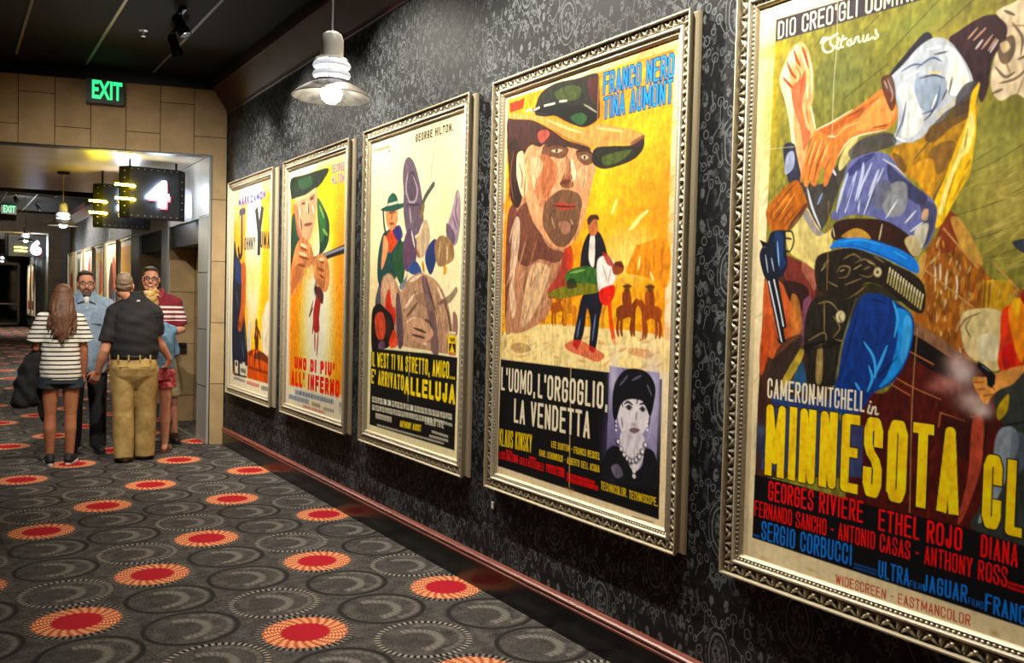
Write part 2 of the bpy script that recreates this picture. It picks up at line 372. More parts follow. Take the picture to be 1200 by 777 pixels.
LIP = [(.088, .040), (.088, .050), (.092, .052), (.096, .049), (.102, .042), (.104, .034)]
def carve(p):
    def f(s, u, L):
        v = np.clip((u-.010)/.048, 0, 1); q = s/p; fq = q-np.floor(q)-.5; k = np.floor(q)
        dx, dy = fq*1.25, v+.12; r = np.sqrt(dx*dx+dy*dy); an = np.arctan2(dx, dy)
        leaf = np.clip(1.12-r, 0, 1)**.5*(.55+.45*np.cos(an*9)); curl = .5+.5*np.sin(2*pi*(2*q+v*1.6)); edge = np.exp(-((r-1.0)/.09)**2)
        env = np.clip(np.sin(pi*v), 0, 1)**.4
        return env*(.003+.017*leaf+.007*edge+.005*curl*v)
    return f
def bead(s, u, L):
    v = (u-.074)/.014; return np.clip(np.sin(pi*np.clip(v, 0, 1)), 0, 1)**.6*(.003+.008*np.abs(np.sin(pi*s/.017)))
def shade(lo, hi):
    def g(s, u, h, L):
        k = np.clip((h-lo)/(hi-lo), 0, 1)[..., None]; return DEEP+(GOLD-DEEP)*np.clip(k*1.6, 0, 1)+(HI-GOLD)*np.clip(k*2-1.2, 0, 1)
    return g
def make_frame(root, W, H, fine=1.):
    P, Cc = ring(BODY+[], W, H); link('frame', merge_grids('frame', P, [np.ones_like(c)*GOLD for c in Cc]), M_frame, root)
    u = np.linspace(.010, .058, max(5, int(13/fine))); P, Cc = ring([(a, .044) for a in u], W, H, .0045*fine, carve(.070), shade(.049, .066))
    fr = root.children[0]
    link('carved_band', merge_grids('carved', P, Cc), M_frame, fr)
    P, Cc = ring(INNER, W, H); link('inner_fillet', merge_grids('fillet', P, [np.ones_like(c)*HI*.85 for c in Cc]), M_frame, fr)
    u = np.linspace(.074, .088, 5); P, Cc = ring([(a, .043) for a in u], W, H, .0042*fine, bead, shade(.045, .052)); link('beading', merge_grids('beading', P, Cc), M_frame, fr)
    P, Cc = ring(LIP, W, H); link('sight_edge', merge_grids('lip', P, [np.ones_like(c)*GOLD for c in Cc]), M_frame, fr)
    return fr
SIGHT, PAPER_H = .088, .038
FZ0, FW, FH = .604, 1.492, 2.178
FAR_Y = [9.362, 7.579, 5.818, 4.073, 2.337]
XW = WX
def framed(label, y_far, cat='framed poster', group='framed film posters along the right wall', fine=1., W=FW, X=WX):
    r = thing('framed_poster', label, cat, (X, y_far, FZ0), group=group); make_frame(r, W, FH, fine); return r
# ------------------------------------------------------------ printed sheets: colour laid on a fine grid of paper
def vnoise(ny, nx, cy, cx, seed):
    r = np.random.default_rng(seed); g = r.random((cy+3, cx+3)); yy = np.linspace(0, cy, ny); xx = np.linspace(0, cx, nx)
    iy, ix = yy.astype(int), xx.astype(int); fy, fx = yy-iy, xx-ix; fy = fy*fy*(3-2*fy); fx = fx*fx*(3-2*fx)
    A = lambda a, b: g[np.ix_(iy+a, ix+b)]
    top = A(0, 0)*(1-fx)+A(0, 1)*fx; bot = A(1, 0)*(1-fx)+A(1, 1)*fx; return top*(1-fy)[:, None]+bot*fy[:, None]
def closed_curve(P, k=6):
    n = len(P); out = []; t = np.linspace(0, 1, k, endpoint=False)[:, None]
    for i in range(n):
        a, b, c, d = P[i-1], P[i], P[(i+1) % n], P[(i+2) % n]
        out.append(.5*(2*b+(c-a)*t+(2*a-5*b+4*c-d)*t*t+(3*b-a-3*c+d)*t**3))
    return np.concatenate(out)
GLYPH = {'A': '0 0 .5 1 1 0|.2 .28 .8 .28', 'B': '0 0 0 1 .7 1 .95 .88 .95 .64 .7 .53 0 .53|.7 .53 1 .42 1 .12 .7 0 0 0', 'C': '1 .68 1 .88 .75 1 .25 1 0 .88 0 .12 .25 0 .75 0 1 .12 1 .32', 'D': '0 0 0 1 .65 1 1 .86 1 .14 .65 0 0 0',
 'E': '1 1 0 1 0 0 1 0|0 .52 .85 .52', 'F': '1 1 0 1 0 0|0 .52 .85 .52', 'G': '1 .7 1 .88 .75 1 .25 1 0 .88 0 .12 .25 0 .75 0 1 .12 1 .46 .6 .46', 'H': '0 0 0 1|1 0 1 1|0 .52 1 .52', 'I': '.5 0 .5 1', 'J': '.9 1 .9 .12 .65 0 .3 0 .05 .12 .05 .3',
 'K': '0 0 0 1|1 1 .05 .42|.35 .6 1 0', 'L': '0 1 0 0 1 0', 'M': '0 0 0 1 .5 .2 1 1 1 0', 'N': '0 0 0 1 1 0 1 1', 'O': '0 .12 0 .88 .25 1 .75 1 1 .88 1 .12 .75 0 .25 0 0 .12 0 .2', 'P': '0 0 0 1 .75 1 1 .88 1 .6 .75 .48 0 .48', 'Q': '0 .12 0 .88 .25 1 .75 1 1 .88 1 .12 .75 0 .25 0 0 .12|.6 .2 1 -.05',
 'R': '0 0 0 1 .75 1 1 .88 1 .62 .75 .5 0 .5|.5 .5 1 0', 'S': '1 .72 1 .88 .75 1 .25 1 0 .88 0 .68 .25 .56 .75 .46 1 .34 1 .12 .75 0 .25 0 0 .12 0 .28', 'T': '0 1 1 1|.5 1 .5 0', 'U': '0 1 0 .12 .25 0 .75 0 1 .12 1 1', 'V': '0 1 .5 0 1 1', 'W': '0 1 .25 0 .5 .85 .75 0 1 1', 'X': '0 0 1 1|0 1 1 0', 'Y': '0 1 .5 .45 1 1|.5 .5 .5 0', 'Z': '0 1 1 1 0 0 1 0',
 "'": '.5 1 .5 .78', '.': '.5 0 .5 .03', ',': '.6 .05 .4 -.12', '-': '.1 .48 .9 .48'}
class Sheet:
    """one poster sheet; places are given where they show on the wall and are carried onto the sheet's own plane"""
    def __init__(s, y_far, cell, paper='#f1e3bd', W=FW, X=WX):
        s.X, s.yf, s.cell, s.W = X-PAPER_H, y_far, cell, W
        s.w, s.h = W-2*SIGHT+.012, FH-2*SIGHT+.012; s.s0 = SIGHT-.006; s.t0 = SIGHT-.006
        s.nx, s.ny = int(s.w/cell)+1, int(s.h/cell)+1
        s.gx = s.s0+np.linspace(0, s.w, s.nx); s.gy = s.t0+np.linspace(0, s.h, s.ny)
        s.c = np.ones((s.ny, s.nx, 3))*np.array(hexc(paper)); s.jobs = []
        p = on_x(*s.centre_px(), s.X); q = on_x(s.centre_px()[0]+4, s.centre_px()[1], s.X); s.ppx = abs(p.y-q.y)/4
        n = vnoise(s.ny, s.nx, 9, 7, 3); s.c *= (1-.06*n)[..., None]
    def centre_px(s):
        v = Vector((s.X, s.yf-s.W/2, FZ0+FH/2-EYE)); return (600+FPX*v.dot(CR)/v.dot(_f), 388.5-FPX*v.dot(CU)/v.dot(_f))
    def m(s, px, py): v = on_x(px, py, s.X); return (s.yf-v.y, FZ0+FH-v.z)
    def pts(s, txt):
        a = [float(x) for x in txt.split()] if isinstance(txt, str) else list(txt)
        return np.array([s.m(a[i], a[i+1]) for i in range(0, len(a), 2)])
    def _win(s, lo, hi):
        i0 = max(0, np.searchsorted(s.gx, lo[0])-1); i1 = min(s.nx, np.searchsorted(s.gx, hi[0])+1); j0 = max(0, np.searchsorted(s.gy, lo[1])-1); j1 = min(s.ny, np.searchsorted(s.gy, hi[1])+1)
        return i0, i1, j0, j1
    def _put(s, i0, i1, j0, j1, mask, col, a):
        mask = (mask*a)[..., None]; s.c[j0:j1, i0:i1] = s.c[j0:j1, i0:i1]*(1-mask)+np.array(hexc(col))*mask
    def P(s, col, txt, sm=1, a=1., soft=0., tex=.35, q=None):
        P = s.pts(txt) if q is None else q
        if sm: P = closed_curve(P)
        f = max(soft, s.cell*.8); lo, hi = P.min(0)-f, P.max(0)+f; i0, i1, j0, j1 = s._win(lo, hi)
        if i1-i0 < 1 or j1-j0 < 1: return
        gx, gy = np.meshgrid(s.gx[i0:i1], s.gy[j0:j1]); ins = np.zeros(gx.shape, bool); dm = np.full(gx.shape, 1e9)
        for k in range(len(P)):
            x0, y0 = P[k-1]; x1, y1 = P[k]
            if y0 != y1:
                cr = ((y0 > gy) != (y1 > gy)) & (gx < (x1-x0)*(gy-y0)/(y1-y0)+x0); ins ^= cr
            L = (x1-x0)**2+(y1-y0)**2+1e-12; h = np.clip(((gx-x0)*(x1-x0)+(gy-y0)*(y1-y0))/L, 0, 1); dm = np.minimum(dm, (gx-x0-h*(x1-x0))**2+(gy-y0-h*(y1-y0))**2)
        d = np.sqrt(dm)*np.where(ins, 1, -1); mask = np.clip(d/f*.5+.5, 0, 1)
        if tex:
            n = vnoise(*gx.shape, max(2, int(gx.shape[0]/9)), max(2, int(gx.shape[1]/4)), len(txt) if isinstance(txt, str) else 5)
            base = np.array(hexc(col)); cc = base*(1-tex*.7+tex*1.4*n)[..., None]; mm = (mask*a)[..., None]; s.c[j0:j1, i0:i1] = s.c[j0:j1, i0:i1]*(1-mm)+np.clip(cc, 0, 1)*mm
        else: s._put(i0, i1, j0, j1, mask, col, a)
    def L(s, col, txt, w=2., a=1., taper=1):
        P = s.pts(txt)
        if len(P) > 2:
            e = np.concatenate([[2*P[0]-P[1]], P, [2*P[-1]-P[-2]]]); t = np.linspace(0, 1, 6, endpoint=False)[:, None]
            P = np.concatenate([.5*(2*e[i]+(e[i+1]-e[i-1])*t+(2*e[i-1]-5*e[i]+4*e[i+1]-e[i+2])*t*t+(3*e[i]-e[i-1]-3*e[i+1]+e[i+2])*t**3) for i in range(1, len(e)-2)]+[e[-2:-1]])
        w = w*s.ppx/2; f = s.cell*.7; i0, i1, j0, j1 = s._win(P.min(0)-w-f, P.max(0)+w+f)
        if i1-i0 < 1 or j1-j0 < 1: return
        gx, gy = np.meshgrid(s.gx[i0:i1], s.gy[j0:j1]); mask = np.zeros(gx.shape); n = len(P)-1
        for k in range(n):
            (x0, y0), (x1, y1) = P[k], P[k+1]; Lq = (x1-x0)**2+(y1-y0)**2+1e-12; h = np.clip(((gx-x0)*(x1-x0)+(gy-y0)*(y1-y0))/Lq, 0, 1)
            d = np.sqrt((gx-x0-h*(x1-x0))**2+(gy-y0-h*(y1-y0))**2); g = (k+h)/n; ww = w*(np.sqrt(np.clip(1-(2*g-1)**2, 0, 1)) if taper else 1.)
            mask = np.maximum(mask, np.clip((ww-d)/f*.5+.5, 0, 1)*(ww > s.cell*.1))
        s._put(i0, i1, j0, j1, mask, col, a)
    def LL(s, col, w, *ts, a=1., taper=1):
        for t in ts: s.L(col, t, w, a, taper)
    def G(s, col, px, py, rx, ry, a=1., p=1.):   # soft patch of pigment
        c = np.array(s.m(px, py)); rx, ry = rx*s.ppx, ry*s.ppx*.62; i0, i1, j0, j1 = s._win(c-[2.2*rx, 2.2*ry], c+[2.2*rx, 2.2*ry])
        if i1-i0 < 1 or j1-j0 < 1: return
        gx, gy = np.meshgrid(s.gx[i0:i1], s.gy[j0:j1]); r2 = ((gx-c[0])/rx)**2+((gy-c[1])/ry)**2; s._put(i0, i1, j0, j1, np.exp(-r2**p), col, a)
    def strokes(s, cols, txt, n, L, w, ang, seed, a=.5):
        r = np.random.default_rng(seed); P = s.pts(txt); lo, hi = P.min(0), P.max(0)
        for k in range(n):
            c = lo+(hi-lo)*r.random(2); ins = False
            for q in range(len(P)):
                (x0, y0), (x1, y1) = P[q-1], P[q]
                if (y0 > c[1]) != (y1 > c[1]) and c[0] < (x1-x0)*(c[1]-y0)/(y1-y0)+x0: ins = not ins
            if not ins: continue
            an = radians(ang+r.normal()*14); ll = L*s.ppx*(.5+r.random()); d = np.array((cos(an), -sin(an)))*ll/2; nn = np.array((-d[1], d[0]))/ll*w*s.ppx*(.5+r.random())
            s.P(cols[int(r.integers(len(cols)))], '', 1, a*(.5+.5*r.random()), 0, 0, q=np.array([c-d, c-d*.3+nn, c+d*.6+nn*.7, c+d, c+d*.2-nn*.6]))
    def text(s, col, txt, x0, y0, x1, y1, cap, bold=.02, shear=0., outline=None):
        """word set on the line (x0,y0)-(x1,y1) in drawn poster capitals; cap = height of the letters at its left end"""
        a = np.array(s.m(x0, y0)); b = np.array(s.m(x1, y1)); H = a[1]-s.m(x0, y0-cap)[1]; W_ = b[0]-a[0]
        wd = [{'I': .42, 'M': 1.28, 'W': 1.35, "'": .35, '.': .4, ',': .4, ' ': .5, '-': .7, 'J': .85, 'L': .85}.get(c, 1.) for c in txt]
        gap = .26; unit = W_/(sum(wd)+gap*(len(txt)-1)); sw = unit*(.15+bold*4.2); x = a[0]
        for c, w in zip(txt, wd):
            if c in GLYPH:
                base = a[1]+(b[1]-a[1])*(x-a[0])/W_; gw = unit*w; i = sw/2
                for st in GLYPH[c].split('|'):
                    q = np.array([float(v) for v in st.split()]).reshape(-1, 2)
                    Q = np.stack([x+i+q[:, 0]*max(gw-sw, .001)+shear*q[:, 1]*H, base-i-q[:, 1]*(H-sw)], -1)
                    if outline: s.seg(outline, Q, sw*1.0+s.cell*3)
                    s.jobs.append((col, Q, sw))
            x += unit*(w+gap)
        for c, Q, w in s.jobs: s.seg(c, Q, w)
        s.jobs = []
    def seg(s, col, Q, w, a=1.):
        w = w/2; f = s.cell*.75; i0, i1, j0, j1 = s._win(Q.min(0)-w-f, Q.max(0)+w+f)
        if i1-i0 < 1 or j1-j0 < 1: return
        gx, gy = np.meshgrid(s.gx[i0:i1], s.gy[j0:j1]); d = np.full(gx.shape, 9.)
        for k in range(len(Q)-1):
            (x0_, y0_), (x1_, y1_) = Q[k], Q[k+1]; L2 = (x1_-x0_)**2+(y1_-y0_)**2+1e-12; L = sqrt(L2)
            u = ((gx-x0_)*(x1_-x0_)+(gy-y0_)*(y1_-y0_))/L2; e = np.abs((gx-x0_)*(y1_-y0_)-(gy-y0_)*(x1_-x0_))/L   # square ends, round joints
            lo, hi = np.maximum(0, -u)*L, np.maximum(0, u-1)*L; o = np.maximum(lo, hi); sq = ((lo > 0) & (k == 0)) | ((hi > 0) & (k == len(Q)-2))
            d = np.minimum(d, np.where(o > 0, np.where(sq, np.maximum(e, o), np.hypot(e, o)), e))
        s._put(i0, i1, j0, j1, np.clip((w-d)/f+.5, 0, 1), col, a)
    def scribble(s, col, x0, y0, x1, y1, h, n, seed, fill=.75):   # lines of credits too small to read: rows of short marks
        r = np.random.default_rng(seed); u = 0.
        while u < 1:
            du = (.03+.05*r.random())*fill*12/n; v = min(1, u+du*.8); A = (x0+(x1-x0)*u, y0+(y1-y0)*u); B = (x0+(x1-x0)*v, y0+(y1-y0)*v)
            s.P(col, [A[0], A[1], B[0], B[1], B[0], B[1]-h, A[0], A[1]-h], 0, .85, 0, .8); u += du
    def finish(s, root, name='poster_sheet'):
        n = vnoise(s.ny, s.nx, 60, 42, 11); k = np.clip((.75-s.c[..., 2])*1.6, .12, 1); fib = vnoise(s.ny, s.nx, 150, 110, 5)*.5+vnoise(s.ny, s.nx, 40, 110, 6)*.5
        c = np.clip(s.c*(.95+.10*n)[..., None]*(1+(fib-.5)*.55*k)[..., None], 0, 1)
        yy, xx = np.meshgrid(s.gy, s.gx, indexing='ij'); P = np.stack([np.full_like(xx, -PAPER_H), -xx, FH-yy], -1)
        g = c.mean(-1, keepdims=True); c = np.clip(g+(c-g)*1.12, 0, 1)**1.13
        o = link(name, gridmesh(name, P, c), M_print, root)
        return o
# ------------------------------------------------------------ the five big posters
def poster_gunbelt(s):                       # nearest, cut by the right edge of the photo
    P, L, LL, G = s.P, s.L, s.LL, s.G
    P('#8d8840', '909.5 23 1215 -66 1330 -100 1330 800 1200 735 881.6 630', 0, tex=.5)
    F = '905 50 1330 -80 1330 640 885 560'
    s.strokes(['#a79c48', '#7c7a40', '#6f7548', '#b7a548', '#97863c'], F, 420, 46, 5, 52, 5, .35)
    for g in (('#c9b02c', 902, 130, 16, 130), ('#c4ae36', 905, 60, 30, 20), ('#66754c', 985, 90, 45, 70), ('#8f9a50', 1075, 30, 40, 30), ('#b9a758', 1120, 40, 40, 25), ('#a5a45c', 1165, 180, 40, 50), ('#c5b468', 1180, 240, 40, 70)): G(g[0], g[1], g[2], g[3], g[4], .6)
    LL('#4d4524', 1.2, '1040 64 1100 0', '990 115 1040 75', '955 55 970 34', '1100 36 1150 -8', '1012 36 1030 18', a=.8, taper=0)
    LL('#5f5528', 1.1, '1105 257 1160 240 1215 218', '1140 202 1175 184 1210 162', '1158 240 1210 215', '1145 280 1200 262', '1160 302 1215 285', '1140 190 1168 172', a=.75, taper=0)
    s.strokes(['#d8c67a', '#cdb968', '#8e8440'], '1140 200 1215 170 1215 340 1150 300', 120, 22, 2, 25, 6, .5)
    # lower left: saddle, dark leather and rust shadows
    P('#4d3024', '897 322 925 300 958 318 975 350 975 470 1010 560 885 560 888 470 893 390', 0)
    P('#c3663c', '896 332 914 330 926 352 936 384 930 398 914 414 904 420 895 404'); P('#7d3a30', '922 300 945 311 957 318 955 345 946 372 934 362 926 340 919 322')
    P('#b4745e', '942 305 957 318 955 340 948 330 940 318', a=.8); P('#2b1a16', '919 330 938 332 948 342 944 366 932 358 924 350', a=.9); P('#8d5a72', '942 352 951 350 946 392 938 408 940 376', a=.8)
    P('#c25a34', '896 372 904 384 902 410 892 440 890 412', a=.9); P('#d8924e', '928 345 936 352 940 384 930 400 926 372', a=.6)
    P('#b9a24a', '940 405 941 418 926 446 918 458 914 452 928 424'); P('#2c5f86', '940 424 945 446 944 458 928 452', a=.9); P('#3a2f28', '914 404 936 392 940 404 918 440 904 452 900 440', a=.8)
    G('#2f4f72', 900, 520, 18, 34, .8); G('#5a6d84', 892, 505, 7, 12, .7)
    # saloon interior to the right
    P('#a5682c', '1078 312 1100 275 1122 288 1150 312 1164 328 1215 352 1215 430 1125 420 1072 382', 1, tex=.6)
    P('#8a4224', '1100 270 1112 248 1124 258 1128 276 1112 296 1096 292'); P('#d3a458', '1114 258 1124 256 1140 280 1152 310 1130 296', a=.8)
    s.strokes(['#e3b64e', '#f0dfae', '#7b3c1e', '#caa04a', '#5a2c18', '#e8cf8c', '#9a5426'], '1080 312 1100 278 1165 330 1215 352 1215 425 1125 420 1072 382', 330, 9, 2.2, 84, 8, .85)
    LL('#f0e6c8', 2.2, '1110 318 1108 340', '1121 322 1122 338', '1096 312 1096 334', '1122 334 1120 352', '1102 308 1102 330', a=.9); LL('#c79a62', 2., '1106 268 1146 314', '1084 316 1140 360', '1164 308 1194 340', a=.9, taper=0)
    P('#d8b03c', '1152 328 1186 328 1192 362 1150 372', 0, .7); LL('#6b4420', 3., '1155 326 1152 366', '1160 330 1158 362', a=.7)
    P('#c9a45e', '1076 306 1086 296 1080 330 1076 345 1084 350 1072 338', a=.8)
    P('#56180f', '1040 458 1070 402 1076 380 1125 416 1166 442 1180 500 1190 640 1000 600 1005 470', 1, tex=.5)
    s.strokes(['#6d2418', '#47130e', '#7c2f1e'], '1020 470 1075 395 1180 470 1180 620 1010 590', 130, 16, 4, 80, 9, .5)
    P('#8f6a50', '1070 382 1076 379 1124 412 1126 420 1112 418 1072 392', a=1); P('#170d0c', '1068 392 1110 418 1118 436 1114 442 1098 438 1066 414')
    LL('#c07a52', 1.5, '1045 440 1070 454 1102 468', '1066 412 1094 427', '1040 448 1066 463', '1102 484 1100 500', '1103 484 1130 493', '1138 488 1152 492', a=.85, taper=0); P('#2a100e', '1104 486 1142 492 1140 545 1104 520', 0, .55)
    P('#c05a44', '1140 492 1152 490 1150 545 1132 600 1122 612 1134 560', a=.85)
    for g in (('#d9b5ae', 1122, 425, 12, 14), ('#e9dcd8', 1128, 438, 12, 18), ('#c98f86', 1110, 450, 14, 14), ('#e2c6be', 1140, 470, 14, 16), ('#b06a60', 1098, 454, 10, 8), ('#ead7cf', 1150, 482, 9, 10)): G(*g[:5], .75)
    # man with pistol at the far side
    P('#dccb98', '1126 372 1142 362 1174 366 1176 400 1170 434 1146 425 1130 408'); LL('#6a4c30', 2., '1124 386 1132 374 1150 366', '1138 396 1132 384 1138 372', a=.8); P('#eee6c6', '1146 396 1166 392 1170 420 1150 420', a=.7)
    P('#e04c1a', '1174 366 1186 356 1215 344 1215 452 1172 434 1172 398'); P('#f2a01c', '1182 362 1196 352 1204 372 1198 424 1188 402', a=.85); P('#c4241c', '1174 412 1186 404 1190 430 1178 434', a=.8); P('#f6c428', '1186 354 1196 350 1192 374', a=.9); P('#8e2a1e', '1196 344 1215 338 1215 360 1204 362', a=.9)
    P('#e0a05c', '1140 443 1156 442 1166 438 1190 430 1215 428 1215 450 1184 452 1164 462 1156 474 1146 462'); LL('#8a4a26', 1.5, '1140 448 1154 448', '1144 456 1156 456', '1152 464 1164 462', '1160 448 1166 458', a=.9)
    P('#141416', '1146 423 1153 427 1160 433 1167 440 1166 450 1162 455 1157 452 1156 442 1145 430', 0, tex=.1); LL('#7d8794', 1., '1150 428 1160 436', a=.8)
    P('#3b3f3a', '1166 462 1184 452 1215 446 1215 660 1140 620 1150 590 1176 510 1168 485'); P('#c4a820', '1169 478 1182 462 1180 482 1170 492', a=.9); P('#9aa4ae', '1168 510 1186 500 1194 520 1180 560 1160 600 1146 612 1160 570', a=.85); P('#5d6c7a', '1186 512 1200 510 1204 540 1184 560', a=.6); LL('#191b20', 2.5, '1172 500 1204 494', '1158 490 1152 530', a=.9)
    # hat brim far right
    P('#3c4650', '1186 284 1200 280 1215 282 1215 300 1198 296')
    # hanging head with dark hair
    P('#412a30', '1112 46 1124 36 1142 24 1160 17 1176 20 1186 32 1182 44 1172 56 1164 68 1160 86 1158 104 1150 120 1142 100 1136 82 1122 64', tex=.5)
    P('#e9d6b6', '1168 14 1190 2 1215 -10 1215 110 1190 110 1172 118 1162 104 1162 84 1168 62 1178 48 1180 30'); P('#4d3429', '1168 50 1178 44 1188 42 1190 58 1182 74 1172 72', a=.85); P('#e8cfa8', '1172 52 1180 48 1184 56 1176 62', a=.8)
    LL('#4a3026', 3., '1186 26 1198 44 1196 66', '1166 78 1178 90 1190 84', '1192 70 1206 64', '1176 12 1190 18', '1170 98 1190 92 1204 80', '1162 110 1176 104', a=.8); LL('#8a6647', 2., '1168 6 1196 -8', '1184 30 1206 30', '1176 66 1184 86', '1200 90 1190 116', a=.7)
    LL('#d9b098', 2., '1134 46 1146 32', '1140 48 1156 32', '1150 58 1164 40', '1158 60 1168 44', a=.8); LL('#eadfe0', 2.4, '1143 58 1152 46', '1160 62 1170 46', a=.8)
    # billowing sleeve
    P('#33303c', '1042 88 1062 62 1084 38 1092 46 1070 66 1052 84'); P('#c8cfd8', '1042 92 1058 76 1078 54 1096 44 1112 48 1124 62 1134 78 1140 96 1132 112 1118 124 1104 142 1090 148 1084 160 1074 164 1062 172 1046 166 1052 146 1050 116 1036 104', tex=.3)
    P('#f6f4ea', '1108 54 1122 62 1136 92 1128 106 1116 112 1108 96 1112 76'); P('#8fa2bc', '1074 92 1096 88 1110 96 1104 118 1090 132 1074 120', a=.7); P('#eef0ee', '1052 104 1066 98 1076 120 1082 144 1070 160 1056 160 1060 136', a=.8)
    LL('#5b6c94', 2.2, '1056 84 1070 76 1082 76', '1074 80 1092 68 1104 72', '1062 118 1058 140 1050 160', '1102 100 1096 126 1080 134'); LL('#45464e', 2., '1078 92 1094 88 1108 92', '1094 64 1112 60', '1104 118 1110 104', '1082 142 1092 132 1096 118', '1116 90 1112 110'); LL('#ffffff', 2., '1060 92 1078 82', '1086 58 1104 54', '1070 150 1074 132', '1098 110 1092 128', '1046 160 1062 166'); LL('#e0cf8a', 2., '1110 128 1124 112', '1086 86 1104 84', '1096 140 1110 124')
    P('#c8a84a', '1046 52 1060 38 1084 36 1070 58 1048 82 1040 88', a=.0); P('#4b4450', '1120 116 1132 98 1148 96 1146 110 1134 134 1122 140', a=.9)
    # ochre shirt back
    P('#b98d34', '1042 182 1056 168 1074 166 1092 150 1112 140 1134 132 1140 120 1146 130 1130 184 1112 214 1100 238 1090 232 1074 214 1060 204', tex=.5)
    P('#5d4630', '1090 150 1112 128 1138 118 1136 136 1114 150 1096 166 1084 164', a=.8); P('#6e5234', '1046 180 1056 184 1062 200 1052 200', a=.8); P('#7a5a34', '1088 180 1106 166 1120 168 1112 192 1098 204', a=.75); P('#dca63e', '1068 196 1092 186 1096 214 1088 228 1074 212', a=.8); LL('#514c34', 1.6, '1086 170 1070 188', '1094 160 1078 178', a=.8); P('#6a5348', '1104 212 1116 196 1110 224 1098 240 1092 236', a=.9)
    P('#f0c81e', '1138 112 1146 98 1148 100 1143 124 1144 150 1141 176 1136 206 1126 222 1116 240 1104 262 1096 266 1094 240 1108 206 1122 168 1134 138', tex=.3); P('#fff2a0', '1138 130 1142 150 1136 176 1126 186 1114 216 1104 250 1100 246 1112 206 1126 172', a=.9); LL('#b4761a', 2., '1134 150 1130 176', '1120 200 1108 240', '1138 186 1130 200', '1130 206 1116 236', a=.8)
    # raised hand
    P('#e6b07e', '914 92 920 72 926 58 932 52 939 49 946 56 950 68 953 86 953 112 951 128 955 153 948 166 944 186 938 216 932 196 928 160 926 132 920 118 915 104', tex=.3)
    P('#f7e6c0', '914 92 922 72 928 60 936 52 932 68 926 84 926 104 930 124 930 150 934 186 938 212 930 192 926 150 920 118', a=.85); LL('#b04e2c', 3.6, '930 58 934 70 938 78', '922 72 928 86 934 92', '917 90 924 98 930 104', '940 54 944 66 948 80'); P('#c2674a', '928 104 938 92 944 82 944 102 940 122 944 146 950 158 942 176 938 150 930 128', a=.85); LL('#f9e2bc', 2.4, '936 56 942 70 946 84', '926 62 932 78', '946 62 951 84 951 112', '946 96 946 116', '918 84 926 94'); LL('#9a4426', 1.6, '932 76 938 88 934 100', '944 122 948 146', '938 112 942 84', a=.8); LL('#fff2d4', 2., '950 124 956 152', a=.9)
    # crossing forearm with hanging fingers
    P('#36384c', '918 172 930 168 934 182 940 214 938 226 930 224 922 206'); P('#b8bfdc', '922 182 930 178 930 196 920 204', a=.8)
    P('#4a4642', '938 216 962 216 972 206 984 190 992 196 980 230 968 262 956 272 944 250'); LL('#dfe2ee', 3., '946 220 952 244 962 268', '974 196 980 206', a=.9); LL('#9fb3de', 3., '964 226 958 240', a=.8); P('#e5d99a', '984 188 996 164 1006 158 996 186 984 200', a=.85)
    P('#d98c50', '955 153 974 144 998 130 1020 114 1036 104 1048 116 1052 136 1042 150 1022 156 1004 160 990 172 982 184 976 200 969 217 965 216 966 196 961 200 956 217 951 216 950 210 946 219 942 216 943 206 939 214 938 208 944 186 950 168', tex=.3)
    P('#a8562e', '960 150 980 144 1002 130 1018 120 1030 114 1012 134 990 146 970 158', a=.6); P('#e8a766', '1010 134 1036 112 1048 124 1046 140 1026 150 1004 152', a=.8); LL('#8c4420', 1.8, '952 172 944 196', '960 166 950 196 947 212', '968 168 958 194 954 212', '974 184 966 200', '990 138 1010 128', '1022 150 1042 146'); LL('#f0bc80', 2.2, '956 166 948 190', '964 162 955 190', '972 166 962 192', '980 160 990 150 1008 142'); LL('#f8e6c4', 2., '982 184 994 166 1010 158 1040 152', '955 153 975 143 1000 128', '970 160 980 160', a=.9)
    P('#5b2f24', '1034 90 1046 90 1050 118 1044 130 1034 104', a=.9); LL('#d7b4a4', 1.6, '1040 92 1046 110 1044 120', '1036 94 1040 104', a=.8); P('#45424e', '994 178 1008 164 1024 158 1044 156 1050 168 1026 178 1002 188', a=.85)
    # torso in a lavender shirt
    P('#7378ac', '986 236 990 206 996 190 1010 182 1028 178 1044 184 1056 202 1074 220 1086 228 1098 244 1094 272 1084 290 1070 286 1044 266 1022 254 998 252 980 258 974 252', tex=.3)
    P('#44467a', '994 200 1010 184 1026 180 1016 190 998 206', a=.9); P('#3c3b5c', '1040 192 1056 206 1086 230 1078 240 1056 226 1042 212', a=.8); P('#4b4a64', '1078 236 1096 240 1096 262 1084 288 1074 280 1082 260', a=.85); P('#9a9c9e', '1044 216 1062 216 1060 248 1042 254 1034 240', a=.85); P('#6f7074', '1022 226 1036 210 1044 222 1028 246', a=.7)
    LL('#c6d0ee', 4., '994 202 986 226 980 250', '1004 200 996 226 990 250', '1012 190 1010 206 1002 236', '1022 190 1008 224 1006 250', '1030 198 1018 230'); LL('#e6eaf4', 2., '1036 196 1022 226 1012 252', '1060 262 1074 246', '1066 272 1082 260', '1052 234 1038 256'); LL('#4c4e84', 2., '1000 212 990 246', '1014 212 1002 248', '1028 212 1014 252'); P('#dcd8c0', '1072 270 1088 262 1082 288 1076 288', a=.8); P('#d9b48c', '1082 246 1088 246 1086 258 1080 256', a=.8); LL('#f4f0e0', 1.4, '1034 186 1050 196 1062 208', a=.8)
    # holster curve, pale ground under the gun
    P('#e2d08c', '922 268 932 252 944 242 956 262 966 274 976 268 974 292 970 300 957 316 944 308 928 298 922 286', tex=.2); P('#bdb27c', '934 264 946 254 960 300 948 304', a=.5); P('#8a8798', '940 250 946 246 958 268 966 272 956 276', a=.8)
